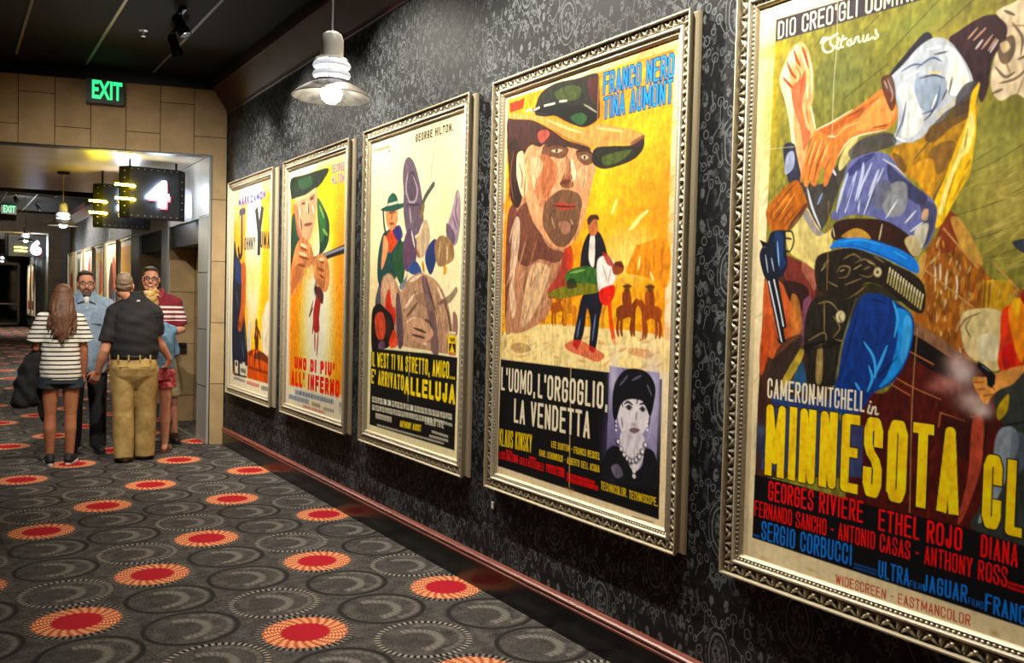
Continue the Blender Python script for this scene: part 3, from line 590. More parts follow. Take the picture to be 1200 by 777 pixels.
    P('#b06a2a', '898 246 908 232 922 218 932 211 938 216 946 238 944 246 930 260 920 272 904 270 899 258', tex=.4); LL('#5a2c12', 1.6, '902 252 922 226 934 214', '906 260 924 236', '912 264 930 240', '918 266 938 242', a=.9); LL('#e8b060', 1.2, '908 250 926 226', '916 250 932 226', a=.9); P('#5a3420', '926 262 942 240 946 240 938 256 924 272', a=.9)
    P('#172036', '904 272 918 270 921 276 921 292 923 306 921 316 914 325 898 326 893 316 890 300 893 290 899 284'); P('#24406e', '908 274 917 274 918 300 921 308 914 316 910 296', a=.9); LL('#9dc0ee', 1.8, '911 282 912 298 913 312'); LL('#cfd8e6', 1.4, '897 298 900 320', '904 302 907 318', '895 290 900 286', a=.9); P('#0c0e14', '890 281 898 284 902 288 894 290', 0); LL('#171a22', 2.4, '918 271 928 272 930 284 926 294 920 294', '920 279 927 280', taper=0)
    P('#14161c', '898 326 912 325 916 350 922 383 918 386 921 401 914 403 908 376', 0); LL('#dfe4ee', 2., '901 330 908 362 916 401', '907 328 913 356 918 382', taper=0); P('#14161c', '909 394 917 402 913 403', 0)
    # waist, blue sash, tooled belt, cartridges, holster
    P('#3a1d12', '978 262 990 257 1012 256 1034 258 1052 266 1072 282 1078 296 1064 302 1036 288 1004 278 982 282 974 276', tex=.5); P('#c9a04e', '986 277 1000 268 1012 270 1020 280 1000 280', a=.85); P('#d5c59a', '1060 282 1072 276 1080 294 1070 300', a=.8); LL('#e9dcc0', 1.6, '976 266 978 278', '1034 262 1030 282', a=.8)
    P('#1f86dc', '972 291 980 282 994 279 1012 279 1034 285 1056 293 1074 306 1076 320 1060 314 1036 302 1006 292 982 290', tex=.2); LL('#0f4a92', 1.4, '974 292 1000 288 1036 300 1072 318', a=.8); LL('#58b4f4', 2., '982 284 1008 281 1034 288', '1046 294 1064 304', a=.8)
    P('#2a2118', '957 302 974 294 1000 291 1030 301 1048 310 1072 322 1084 338 1082 366 1066 362 1046 344 1030 334 1014 332 1000 346 984 351 962 342 955 326', tex=.6)
    LL('#8d7a54', 2., '980 320 986 312 996 314 992 324 982 326', '1002 308 1014 304 1026 312 1020 324 1006 322', '1012 316 1020 312', '988 304 1000 298 1010 304', '964 312 972 304', '1024 300 1036 308', '990 334 1010 326', '970 330 982 336', a=.8); LL('#c4b080', 1.2, '1000 316 1010 310', '984 318 990 316', '1016 306 1024 310', '962 318 968 310', a=.9)
    G('#ded0a8', 1028.5, 319, 5, 9, .95, 4); G('#4a3a24', 1028.5, 319, 2, 4, .9, 4)
    for k in range(13):
        x = 1043+3.2*k; y = 314+2.6*k; L('#151210', f'{x+1.6} {y} {x-1.4} {y+17}', 2.2, .9, 0); L('#c9bb84', f'{x} {y} {x-3} {y+17}', 1.7, 1, 0); L('#f3ecd0', f'{x+.3} {y} {x-.6} {y+5}', 1.2, .9, 0)
    P('#171412', '1000 346 1016 332 1040 338 1058 352 1044 352 1022 344 1010 352 994 378', a=.9); LL('#8a7040', 1.6, '990 366 1000 348 1016 334', '1012 338 994 352 982 372', a=.9)
    P('#2a241c', '952 352 968 346 990 350 1004 346 1002 360 992 384 984 412 980 446 976 452 948 450 945 420 942 400 944 372', tex=.6); LL('#97855a', 1.8, '958 356 972 354 984 366', '966 352 966 392', '946 400 966 390 968 406', '952 408 968 402', '962 412 960 440', '976 370 984 384 976 396', '990 400 978 398', a=.8); P('#b9a06a', '958 408 964 406 963 446 956 446', a=.6); P('#0e0c0b', '942 404 978 398 978 406 942 410', a=.8); LL('#6f6f58', 1.6, '1004 348 990 392 978 446', a=.9)
    G('#ddd0a8', 985, 371, 6.5, 11.5, 1, 5); L('#4a3c22', '986 366 983 372 986 377 984 371', 1.2)
    # jeans
    P('#153f86', '998 372 1008 350 1018 344 1036 346 1056 358 1070 372 1070 396 1062 424 1046 448 1022 462 1010 480 985 484 974 466 982 440 988 404', tex=.4)
    P('#3f9ae6', '1050 362 1066 368 1069 390 1062 420 1046 444 1030 454 1040 438 1050 408 1052 384', tex=.3); P('#5fb8f2', '1060 372 1068 378 1064 408 1056 424', a=.7); LL('#56aef2', 3.5, '1012 400 1024 420 1026 446', '1040 404 1032 424 1022 446', '1018 428 1022 444 1016 460', '1002 448 1008 458', '1046 352 1052 372 1048 396'); LL('#0a1f4a', 3., '1024 446 1040 430 1052 418', '1006 362 996 400 986 440', '1020 350 1040 356', a=.7)
    P('#1c4f8c', '904 462 1010 470 1008 490 905 474', 0, .7); P('#2a5f96', '900 476 960 484 1012 500 1010 560 892 550', 0, .55)
    # type block
    P('#0b0910', '884.5 556 925 566 1010 590 1060 601 1130 618 1200 640 1330 682 1330 790 1200 735.5 1000 669 881.6 630', 0, tex=.2)
    P('#443c44', '909.5 23 1330 -100 1330 -72 909 49', 0, tex=.15)
    L('#d8cfae', '982 -8 980 60 977 100 975 160', 1., .7, 0); L('#b8925a', '971 235 970 300 969 340', 1., .6, 0); L('#cfa070', '1075 385 1069 470 1066 600', 1.1, .7, 0); LL('#d8cfae', 1., '887 176 930 172', '884 328 893 327', a=.5, taper=0)
    G('#caa263', 897, 655, 8, 4, .5); G('#c39a58', 950, 668, 6, 4, .5); G('#c69c5c', 1165, 742, 5, 4, .5)
    t = s.text; cream = '#efe6cc'
    t(cream, "DIO CREO'GLI UOMINI E", 911.5, 46, 1090, -5, 20, .02)
    t(cream, 'CAMERON', 899, 466, 954, 475, 23, .04); t(cream, 'MITCHELL', 957, 475, 1013, 483, 23, .04); t(cream, '-', 953, 467, 957, 468, 2, .02); LL(cream, 2., '1019 475 1017 483 1020 484', '1023 477 1021 485', '1022 480 1026 477 1026 485 1029 485', taper=0); L(cream, '1020 471 1020.5 471', 2, 1, 0)
    LL(cream, 3., '962 50 965 45 972 45 981 40', taper=0); LL(cream, 2.4, '970 45 965 50 964 56 968 61 974 60 978 55', '974 44 973 51 976 54', '982 49 980.5 56 983 57', '988 42 985 54 988 55', '984 47 992 45', '997 46 994 48 993 52 996 53 998 48 997 52 1000 51', '1003 44 1001 50', '1002 46 1006 43 1006 48 1008 49', '1012 42 1011 47 1014 48 1017 41', '1017 41 1016 46 1019 46 1022 44', '1026 35 1027 39 1029 42 1026 45 1023 44', taper=0); L(cream, '982 45 982.4 44.6', 3, 1, 0)
    t('#ffd800', 'MINNESOTA', 896, 556, 1123, 604, 83, .075, outline='#221a18'); t('#ffd800', 'CLAY', 1150, 617, 1258, 651, 86, .075, outline='#221a18')
    rd = '#f2302c'; bl = '#2a84dc'
    t(rd, 'GEORGES RIVIERE', 900, 586, 1011, 613, 23, .035); t(rd, 'ETHEL ROJO', 1029, 621, 1127, 646, 25, .035); t(rd, 'DIANA MARTIN', 1149, 652, 1262, 687, 26, .035)
    t(rd, 'FERNANDO SANCHO - ANTONIO CASAS - ANTHONY ROSS', 884, 604, 1180, 688.5, 18, .03)
    t(bl, 'SERGIO CORBUCCI', 892, 632, 998, 663, 22, .035); t(bl, 'ULTRA', 1029, 676, 1065, 687, 20, .035); t(bl, 'FILM', 1066, 688, 1080, 692, 8, .01); t(bl, 'JAGUAR', 1081, 692, 1133, 707, 20, .035); t(bl, 'FILMS', 1135, 708, 1152, 714, 8, .01); t(bl, 'FRANCO', 1154, 716, 1212, 737, 21, .035)
    t('#c9342c', 'WIDESCREEN - EASTMANCOLOR', 979, 684, 1137, 734, 11.5, .022)
    s.scribble('#2a6ab0', 1001, 662, 1027, 670, 2, 14, 1); s.scribble('#2a6ab0', 1001, 666, 1027, 674, 2, 14, 2); s.scribble('#2a6ab0', 883, 628, 890, 630, 2, 20, 3); s.scribble(rd, 1181, 684, 1212, 694, 2.5, 14, 4); s.scribble(rd, 1181, 689, 1212, 699, 2.5, 14, 5)

def poster_hat(s):                           # man in the wide hat, fourth along
    P, L, LL, G = s.P, s.L, s.LL, s.G
    P('#e8a018', '595.5 117 791 57 776 437 587.5 420', 0, tex=.4)
    s.strokes(['#f0ba28', '#e4901a', '#f3c838', '#e99c1a'], '600 120 790 62 776 430 590 415', 260, 40, 9, 20, 3, .45)
    for g in (('#f9e04a', 728, 82, 16, 10), ('#f6d23a', 740, 165, 40, 30), ('#e88c18', 765, 60, 20, 16), ('#e8901a', 770, 260, 20, 60), ('#f7d850', 705, 225, 20, 40), ('#e67e14', 700, 130, 8, 16), ('#fbe692', 735, 300, 30, 30), ('#e8901e', 592, 300, 6, 60)): G(*g, .6)
    LL('#fbeaa0', 3., '716 252 724 232', '742 262 760 246', '736 270 750 258', a=.7)
    P('#e8d49a', '596 132 612 132 640 137 636 110 700 86 700 80 596 116', 0, .0); P('#e8482c', '597 121 615 115 613 127 598 132', 0)
    # mesa and riders
    P('#e09428', '744 292 750 286 783 282 782 336 760 326 744 322 734 318', tex=.4); LL('#b86a1c', 1.6, '758 288 756 318', '766 286 766 312', '774 286 776 320', a=.6); LL('#f8e4a0', 2., '750 300 748 316', '762 318 766 330', a=.8)
    P('#f4dca0', '600 386 640 380 700 384 778 396 777 437 588 420 590 392', 1, tex=.25); s.strokes(['#f8e8bc', '#d8a468', '#c8845a', '#fff2cc'], '592 392 776 398 775 434 589 418', 90, 9, 2, 12, 4, .6)
    def rider(x, y, k, c, f=1):
        P(c, [x-7*k*f, y, x-9*k*f, y-9*k, x-4*k*f, y-13*k, x+2*k*f, y-12*k, x+7*k*f, y-18*k, x+10*k*f, y-15*k, x+7*k*f, y-9*k, x+6*k*f, y, x+1*k, y-3*k], 1); P(c, [x-3*k, y-12*k, x-4*k, y-22*k, x, y-26*k, x+3*k, y-22*k, x+3*k, y-12*k]); G('#5a3418', x, y-27*k, 2.4*k, 3*k, .9, 3); L('#5a3418', f'{x-4*k} {y-28*k} {x+4*k} {y-28*k}', 1.2*k, .9)
        for q in (-7, -4, 4, 6): L(c, f'{x+q*k*f} {y-4*k} {x+(q-1)*k*f} {y+6*k} {x+q*k*f} {y+13*k}', 2.*k)
    for x, y, k, c, f in ((632, 366, 1.05, '#b06a28', 1), (642, 366, 1.05, '#c07a30', -1), (656, 368, 1.1, '#a85c24', 1), (667, 370, 1.0, '#c88434', -1), (690, 370, .9, '#c88434', 1), (702, 374, .9, '#d09040', 1), (735, 376, 1.45, '#8a4420', 1), (762, 378, 1.5, '#9a4e22', -1)): rider(x, y, k, c, f)
    G('#e8c070', 606, 360, 14, 50, .6)
    # big head: neck, face, hair
    P('#b98868', '595 260 606 232 622 214 636 252 650 282 663 294 664 330 648 350 640 372 616 388 600 390 592 380', tex=.4); P('#6b3a34', '594 262 602 240 608 262 602 300 596 340 592 372', a=.9); P('#5a2c26', '606 250 622 240 640 286 660 296 652 308 632 304 616 312 606 300', a=.8); P('#f2d8b8', '602 262 609 258 608 290 602 330 605 360 600 372 597 330', a=.6); P('#efd0a4', '622 314 644 314 636 344 622 374 610 380', a=.6); P('#a23a30', '663 290 670 312 664 340 648 350 640 344 654 320', a=.9); P('#c0442e', '664 284 670 290 672 310 666 318 662 300', a=.9)
    P('#d6a178', '612 178 626 166 650 164 676 170 692 174 700 184 696 206 690 232 684 258 676 278 664 290 650 290 636 276 624 258 616 232 610 206', tex=.3)
    P('#3b2620', '596 150 622 146 640 160 634 172 622 170 614 182 608 200 612 230 606 244 598 232 596 200', tex=.5); LL('#7d4e36', 2., '602 176 598 206 602 236', '608 186 604 214', '598 210 596 236'); P('#f0cda4', '606 182 613 178 614 196 618 220 612 230 606 208', a=.9); LL('#a04a30', 1.6, '608 190 612 206 611 222', '616 206 614 232'); LL('#fff0d4', 1.4, '607 186 606 204 610 224', a=.8)
    P('#50301f', '640 168 664 172 664 182 656 186 646 184 638 190 634 182', a=.85); P('#50301f', '676 176 692 178 696 188 688 194 680 190 676 184', a=.85); P('#e6cda8', '646 177 653 174.5 659 176 653 179', a=.85); P('#e6cda8', '681 183.5 686 181.5 689.5 185 684.5 187', a=.85); G('#2d3a3c', 652.5, 176.6, 1.7, 2.4, 1, 4); G('#2d3a3c', 685, 184.4, 1.5, 2.4, 1, 4); LL('#2a1812', 2., '640 172 652 168 664 173', '676 178 686 175 694 180')
    P('#8a4c34', '664 182 670 194 672 206 664 216 658 214 662 198', a=.85); P('#5a281c', '656 214 664 210 672 214 670 220 660 220', a=.8); P('#f4dcbc', '670 186 675 200 673 212 669 200', a=.9)
    P('#b67350', '632 184 646 186 652 206 644 230 636 244 628 226', a=.7); P('#f0d2ac', '621 190 630 184 636 194 630 212 626 222', a=.45); P('#a8613e', '640 186 650 190 654 204 646 222 638 232 634 214', a=.6); P('#e9c49a', '678 198 689 198 686 216 680 222', a=.5)
    s.strokes(['#8a4c30', '#e6b88a', '#5f3020', '#c98a60', '#f0d4ae'], '616 186 690 190 686 240 640 262 618 236', 150, 9, 1.3, 68, 21, .55); s.strokes(['#7a4434', '#e8c8a4', '#4a2620', '#b98060'], '600 262 640 290 656 312 640 360 600 386 592 330', 110, 16, 2, 74, 22, .6)
    P('#5f4230', '638 240 648 228 660 222 676 226 682 236 680 250 676 270 664 288 652 288 642 276 636 262', a=.85, tex=.6); P('#c49078', '655 262 662 259 668 262 667 272 660 274', a=.55); P('#b04a3a', '649 240 658 237 666 239 674 240 668 246 656 246', a=.95); LL('#3a1c16', 1.4, '648 241 660 242 675 242', a=.9); LL('#d8b08c', 1.4, '646 254 650 268', '668 256 672 264', a=.7); s.strokes(['#3c261a', '#7a5238', '#2d1a12'], '640 236 680 228 678 280 646 284', 60, 7, .9, 70, 2, .7)
    P('#4a2e28', '596 138 622 140 646 152 664 164 690 172 688 178 664 172 644 170 626 168 612 176 604 160 596 168', tex=.4); P('#cf6a5a', '630 156 640 152 644 158 634 168', a=.7)
    # hat
    P('#2a2a22', '628 136 632 112 650 98 676 92 700 86 702 104 703 128 700 140 684 149 668 144 652 136', tex=.5); P('#53612e', '650 108 668 100 682 104 676 116 656 118', a=.7); P('#5a2a2a', '688 96 701 90 702 118 694 120', a=.8); P('#151512', '622 130 644 122 676 124 700 130 701 140 684 149 664 143 646 134', a=.9); P('#3d6a3e', '668 138 680 132 688 138 680 147', a=.7); LL('#e8e4d0', 1.4, '626 129 632 126', '638 124 650 121', '656 119 664 118', '616 131 622 128 624 132', a=.9, taper=0); LL('#b8b49c', 1.2, '684 122 700 132', a=.8)
    P('#d8a060', '596 134 612 133 632 136 652 140 668 147 684 151 700 145 722 148 744 153 755 158 754 166 742 170 722 169 702 172 684 170 664 162 646 150 626 141 598 139', tex=.25); LL('#f2cc8c', 2., '640 140 664 150 684 156', '700 150 730 154', a=.8); LL('#8a5a30', 1.2, '648 152 668 164 690 171', a=.8)
    P('#2c2a20', '697 174 716 171 740 170 754 162 754 174 744 186 726 194 706 198 694 190', tex=.5); P('#5b6b30', '706 184 724 178 740 176 728 188 710 194', a=.75); P('#4a2430', '740 166 755 158 752 170 742 172', a=.7)
    # standing man carrying the wounded one
    P('#1d1a1e', '682 292 688 276 694 270 702 272 708 284 712 304 706 322 700 338 684 336 680 316', tex=.3); P('#ece4da', '692 276 697 278 696 312 690 304', a=.9); P('#b5704a', '690 256 697 254 701 262 699 274 692 276 689 266'); P('#4a2c1a', '688 258 692 252 700 252 702 258 696 257 690 264')
    P('#1c1e2c', '684 344 702 342 708 346 703 372 700 398 696 414 690 412 692 380 688 362 684 390 676 410 671 406 676 376', tex=.3); LL('#7a88ae', 1.6, '698 368 694 400', '680 374 676 396', a=.8); P('#efe0c0', '690 410 698 416 694 418 688 414', 0); P('#efe0c0', '670 404 676 410 670 412', 0)
    P('#3f6a2e', '662 326 668 316 688 312 702 318 704 330 688 334 668 334', tex=.4); P('#7d7a2a', '642 346 654 338 676 332 700 334 702 342 680 346 656 350', tex=.4); LL('#9cbc6a', 1.6, '668 320 686 316', a=.7); P('#241a14', '664 330 672 326 676 336 666 338', a=.8); P('#efe4de', '700 306 712 300 722 312 720 330 708 342 701 338', tex=.2); LL('#b09a98', 1.4, '706 310 712 330', '716 314 712 334', a=.8); P('#b0402c', '706 296 714 300 720 312 712 310', a=.9); P('#9a5030', '717 312 724 307 731 312 729 320 720 322'); P('#5a2416', '720 308 728 306 731 314 724 312', a=.9); P('#d8382a', '703 340 719 334 720 346 712 358 704 354', tex=.3); LL('#e0462c', 4., '714 350 716 378 719 396', a=.9, taper=0); LL('#e8a070', 2.5, '719 396 721 404')
    P('#d2402e', '662 404 676 398 690 404 708 416 700 424 684 418 668 412', a=.75); P('#c8704a', '738 408 760 410 764 418 740 416', a=.5); P('#b08a5c', '598 404 614 402 622 410 606 414', a=.7); G('#8a6a48', 592, 402, 3, 6, .6)
    # type block
    P('#0d0c10', '587 421 714.5 436.5 776 444.5 772 609 583.3 546', 0, tex=.2)
    P('#8f87ac', '714.5 429 773 437 768 572 710 558', 0, tex=.3); G('#c8c2dc', 764, 470, 8, 40, .8); G('#6d6488', 718, 520, 8, 30, .7); G('#d2ccdf', 719, 445, 4, 24, .7)
    P('#e6dfe4', '724 470 734 462 752 464 760 476 759 496 752 510 742 518 730 508 724 492', tex=.12); P('#dcd4dc', '730 505 752 508 756 526 748 550 738 552 728 536 726 522'); P('#16151d', '718 486 718 462 722 446 732 434 746 432 760 438 768 454 766 474 762 488 757 478 752 470 738 468 728 474 722 492', tex=.4); LL('#6d6a80', 1.6, '726 452 736 440', '740 446 752 440', '758 450 764 464', a=.8); LL('#15141b', 1.2, '720 490 722 506', '762 486 760 502', '728 466 730 478', '748 464 746 474')
    P('#1c1b22', '710 530 722 522 732 534 742 552 752 546 756 526 768 534 768 572 710 558', 1, tex=.4); P('#a49cb4', '716 548 724 544 730 556 722 560', a=.4)
    LL('#1a1820', 1.6, '731 474 736 471 742 475', '749 474 755 473 759 477', taper=1); G('#2a2830', 737, 478, 2.6, 2.6, 1, 3); G('#2a2830', 753, 480, 2.4, 2.6, 1, 3); LL('#3a3640', 1., '732 478 737 475 742 479', '749 480 753 477 757 481'); LL('#9a90a0', 1.6, '746 482 745 494', '728 488 730 502'); G('#8a7a86', 743, 498, 3, 2, .7); P('#6c4a58', '737 504 743 501 750 504 743 508', 1, .9)
    for k in range(10):
        q = k/9; x = 724+8*q if q < .5 else 728+(q-.5)*2*26; y = 516+60*q*(1-q)*2+q*8
        x = 724+32*q; y = 518+34*4*q*(1-q)*.62+q*4; G('#25242c', x, y, 2.6, 4, .9, 3); G('#f2eef4', x+.4, y-.6, 1.5, 2.2, .95, 3)
    for y in (546, 552, 558): G('#f2eef4', 743, y, 1.8, 2.4, .9, 3)
    for y in (494, 499, 504): G('#f2eef4', 722, y, 1., 1.6, .9, 3); G('#f2eef4', 758.5, y, 1., 1.6, .9, 3)
    LL('#d8b890', 1., '669 428 667 570', a=.7, taper=0); LL('#e0b070', .9, '702 80 700 150', a=.4, taper=0); G('#c89a60', 667, 575, 5, 3, .5)
    t = s.text; cr = '#eadfc4'; ye = '#f4d41c'; rd = '#ee2c28'; bl = '#2ea0ea'
    t(bl, 'FRANCO NERO', 707, 111, 789.5, 90, 25, .03, outline='#14305a'); t(bl, 'TINA AUMONT', 707, 139.5, 788, 120, 25, .03, outline='#14305a'); s.scribble('#7a5020', 775, 64.5, 789, 60, 1.6, 16, 9)
    t(cr, "L'UOMO,", 587, 457, 627, 464, 27, .04); t(cr, "L'ORGOGLIO,", 630, 466, 712, 480, 28, .04); t(cr, 'LA VENDETTA', 602, 495, 691, 514, 28, .04)
    t(ye, 'KLAUS KINSKY', 585, 522, 623, 530.5, 20, .04); t(ye, 'LEE BURTON - FRANCO RESSEL', 646, 524, 703, 539, 7.5, .03); t(ye, 'KARL SCHONBOCK - ALBERTO DELL ACQUA', 632, 534, 702.5, 554, 7.5, .03)
    t(rd, 'LUIS BAZZONI', 585, 537, 607, 543, 9, .04); t(rd, 'CARLO RUSTICHELLI', 609, 544, 637, 552.5, 9, .04); t(rd, 'PRODUCTION', 640, 553, 661, 560, 9.5, .04); s.scribble(rd, 593, 529, 600, 531, 2, 16, 21); s.scribble(rd, 620, 537, 628, 539, 2, 16, 22); s.scribble(rd, 640, 546, 661, 551, 2, 16, 23); s.scribble(rd, 664, 558, 697, 568, 4, 12, 24); s.scribble(rd, 664, 564, 701, 575, 5, 10, 25)
    t(ye, 'TECHNICOLOR.', 704, 573.5, 735, 583, 9.5, .03); t(ye, 'TECHNISCOPE.', 737, 584, 770.5, 593.5, 9.5, .03); s.scribble('#6a5a48', 741, 606, 766, 613, 1.2, 16, 26)

def poster_boots(s):                         # pale sheet with the big boot soles, third along
    P, L, LL, G = s.P, s.L, s.LL, s.G
    for g in (('#fbf4d0', 500, 230, 30, 50), ('#e8c8a0', 440, 230, 10, 30), ('#ecd9a0', 524, 250, 14, 50), ('#e6c68a', 440, 350, 9, 30)): G(*g, .5)
    P('#274c4a', '443 300 448 276 454 270 462 266 470 280 472 300 462 330 452 344 443 330', tex=.4); P('#2c5636', '460 302 470 284 476 288 474 320 470 334 462 316', tex=.4); P('#27335a', '440 350 446 330 452 338 448 356 441 360', a=.9)
    P('#d2542c', '456 272 464 264 470 274 462 290 456 296 450 284', a=.95); P('#24367a', '460 270 468 264 472 276 466 282', a=.95); P('#f0a878', '450 276 455 286 452 304 447 316 448 296', a=.9)
    P('#d89468', '453 244 460 239 466 246 465 262 459 270 453 262'); LL('#8a4a30', 1.4, '455 250 464 248', '456 262 462 262', '459 250 459 258'); P('#1e5a4a', '454 242 455 232 460 226 465 230 467 242 460 240', tex=.3); P('#1e5248', '446 246 456 240 466 239 473 238 474 242 466 246 456 248', tex=.3); L('#d8d8c0', '455 240 466 237', 1.4, .9, 0)
    L('#2c3038', '449 246 450 262 452 274', 2., 1, 0); LL('#a8a49c', 1.6, '446 226 444 208 447 196', a=.5)
    P('#70606c', '473 250 473 226 472 206 474 190 479 184 485 190 490 206 494 226 496 246 496 262 490 274 478 276', tex=.35); P('#5a4a58', '476 216 480 206 487 208 490 222 486 236 478 232', a=.7); LL('#b8a8b4', 1.6, '478 202 476 222 480 238', '484 206 489 222 486 236 478 236', '482 262 480 244', a=.9); LL('#3c303c', 1.4, '479 206 483 202 487 208', '476 240 492 240', a=.8)
    P('#c8b090', '494 262 500 258 504 276 500 296 490 302 482 286 490 276', tex=.3); P('#66506a', '474 280 480 268 488 284 486 312 476 318 472 300', tex=.3); LL('#8c4632', 2., '478 282 478 310', '486 290 492 302', a=.8); LL('#e8dcc8', 1.4, '490 276 496 262', '482 270 486 290')
    L('#55564e', '494 244 498 232 504 222 508 216', 3., 1, 0); L('#8a7050', '494 252 496 242', 3.5, 1, 0); LL('#b8b0a8', 1.8, '507 212 505 200 508 186 509 176', a=.6)
    P('#a8929c', '523 268 529 248 533 230 536 222 539 228 540 246 539 266 536 284 530 288 526 280', tex=.35); LL('#6a5468', 1.5, '536 230 534 250 538 266', '530 252 536 270', a=.8); P('#56485a', '523 262 530 268 534 280 530 288 524 282', a=.8)
    P('#2f4070', '498 304 502 288 510 280 512 292 510 310 504 322', tex=.3); P('#9a7a58', '510 284 518 276 530 284 532 302 524 310 514 312 510 300', tex=.35); LL('#d8b890', 1.4, '516 282 514 304', '524 288 524 306', a=.8); LL('#c8982c', 2.6, '521 310 521 318', '523 314 520 322', '495 306 497 320'); P('#3e5690', '478 316 486 306 492 312 494 322 484 322', tex=.3); P('#6a7a94', '468 336 476 324 478 318 474 340', a=.9)
    P('#b89478', '447 330 456 320 464 330 470 342 476 330 490 320 500 322 512 330 522 348 528 370 531 392 530 414 498 410 466 404 452 392 447 362', tex=.4)
    P('#c43a24', '452 350 457 338 461 352 464 372 460 384 452 368', a=.95); P('#d8b090', '448 332 456 322 464 334 466 352 460 360 456 338 450 352', a=.9)
    P('#7d6262', '494 326 500 326 508 356 512 384 514 414 506 412 504 384 498 352', tex=.3); P('#6a545a', '464 350 468 346 472 378 472 404 466 404', tex=.2); P('#8f7060', '486 350 498 344 510 360 518 390 514 372', a=.6); LL('#4a3834', 1.8, '472 366 488 340', '476 372 490 354', '476 384 500 376 508 386', '480 392 504 400', '516 338 526 372 529 404', '500 330 510 364', a=.8); LL('#ecd0b4', 2., '474 362 486 344', '480 330 494 322', '476 378 488 372', '512 336 520 352', '484 394 500 404'); P('#caa184', '476 380 490 372 502 380 508 392 496 402 482 396', tex=.3); LL('#5a4038', 1.4, '484 384 500 390', '482 392 498 396')
    P('#7a5c50', '512 356 528 344 534 336 536 342 528 354 522 356', a=.8); P('#7a3a4a', '531 366 536 372 536 392 531 390', a=.8)
    P('#1c1412', '436 366 444 356 452 362 460 372 462 392 456 406 446 410 436 412'); P('#c4543c', '440 370 448 366 452 380 450 396 444 398 440 388', tex=.4); P('#3c241c', '452 372 458 378 456 396 452 390', a=.8); P('#e0502c', '456 400 462 386 466 404 458 408', a=.9); P('#8a6a80', '444 402 450 400 450 410 444 410', a=.6)
    P('#100e0f', '435 412 447 409 500 414 536 419 532.5 528 433 497.5', 0, tex=.15)
    P('#f0cc20', '525.5 392 535 394 534.5 415 525 413', 0); P('#17140e', '526.5 402 534 403 534 414 526 412.5', 0); P('#f0cc20', '529.8 403 532.6 413 527 412.4', 0); P('#17140e', '527.5 395.5 533 396.5 532.8 401 527.5 400', 0, .7); s.scribble('#efe4c4', 526, 391, 534, 392, 2.5, 30, 3); s.scribble('#c8584a', 526, 415.5, 534, 417, 2, 30, 5)
    LL('#f4ecc8', .8, '480 415 478 470', a=.35, taper=0)
    t = s.text; ye = '#f4d81a'; wh = '#e4dec8'
    t('#2c2824', 'GEORGE HILTON.', 487, 167, 531, 153.5, 9.5, .05); s.scribble('#55504c', 437.5, 179, 458, 173.5, 4, 12, 1); s.scribble('#55504c', 455, 178, 458, 177.4, 1.2, 20, 2)
    t(ye, 'IL WEST TI VA STRETTO, AMICO...', 435.5, 429, 533, 445, 17, .05); t(ye, "E' ARRIVATO", 435, 449, 473, 458, 17, .05); t(ye, 'ALLELUJA', 473.5, 461.5, 533, 474, 21, .05)
    for i, (x0, y0, x1, y1, h, n) in enumerate(((436, 471, 530, 492, 6.5, 12), (436, 480, 506, 496, 6, 12), (440, 490, 459, 495, 6, 12), (508, 493, 530, 500, 3, 18), (506, 507, 525, 513, 2.4, 20), (503, 512, 525, 518, 2.4, 20), (442, 499, 520, 521, 2, 22))): s.scribble(wh, x0, y0, x1, y1, h, n, 30+i)
    t(wh, 'LINCOLN TATE', 498, 497, 520, 502, 8, .04); t(ye, 'ANTHONY ASCOT', 468.5, 500, 493.5, 506, 7.5, .05)

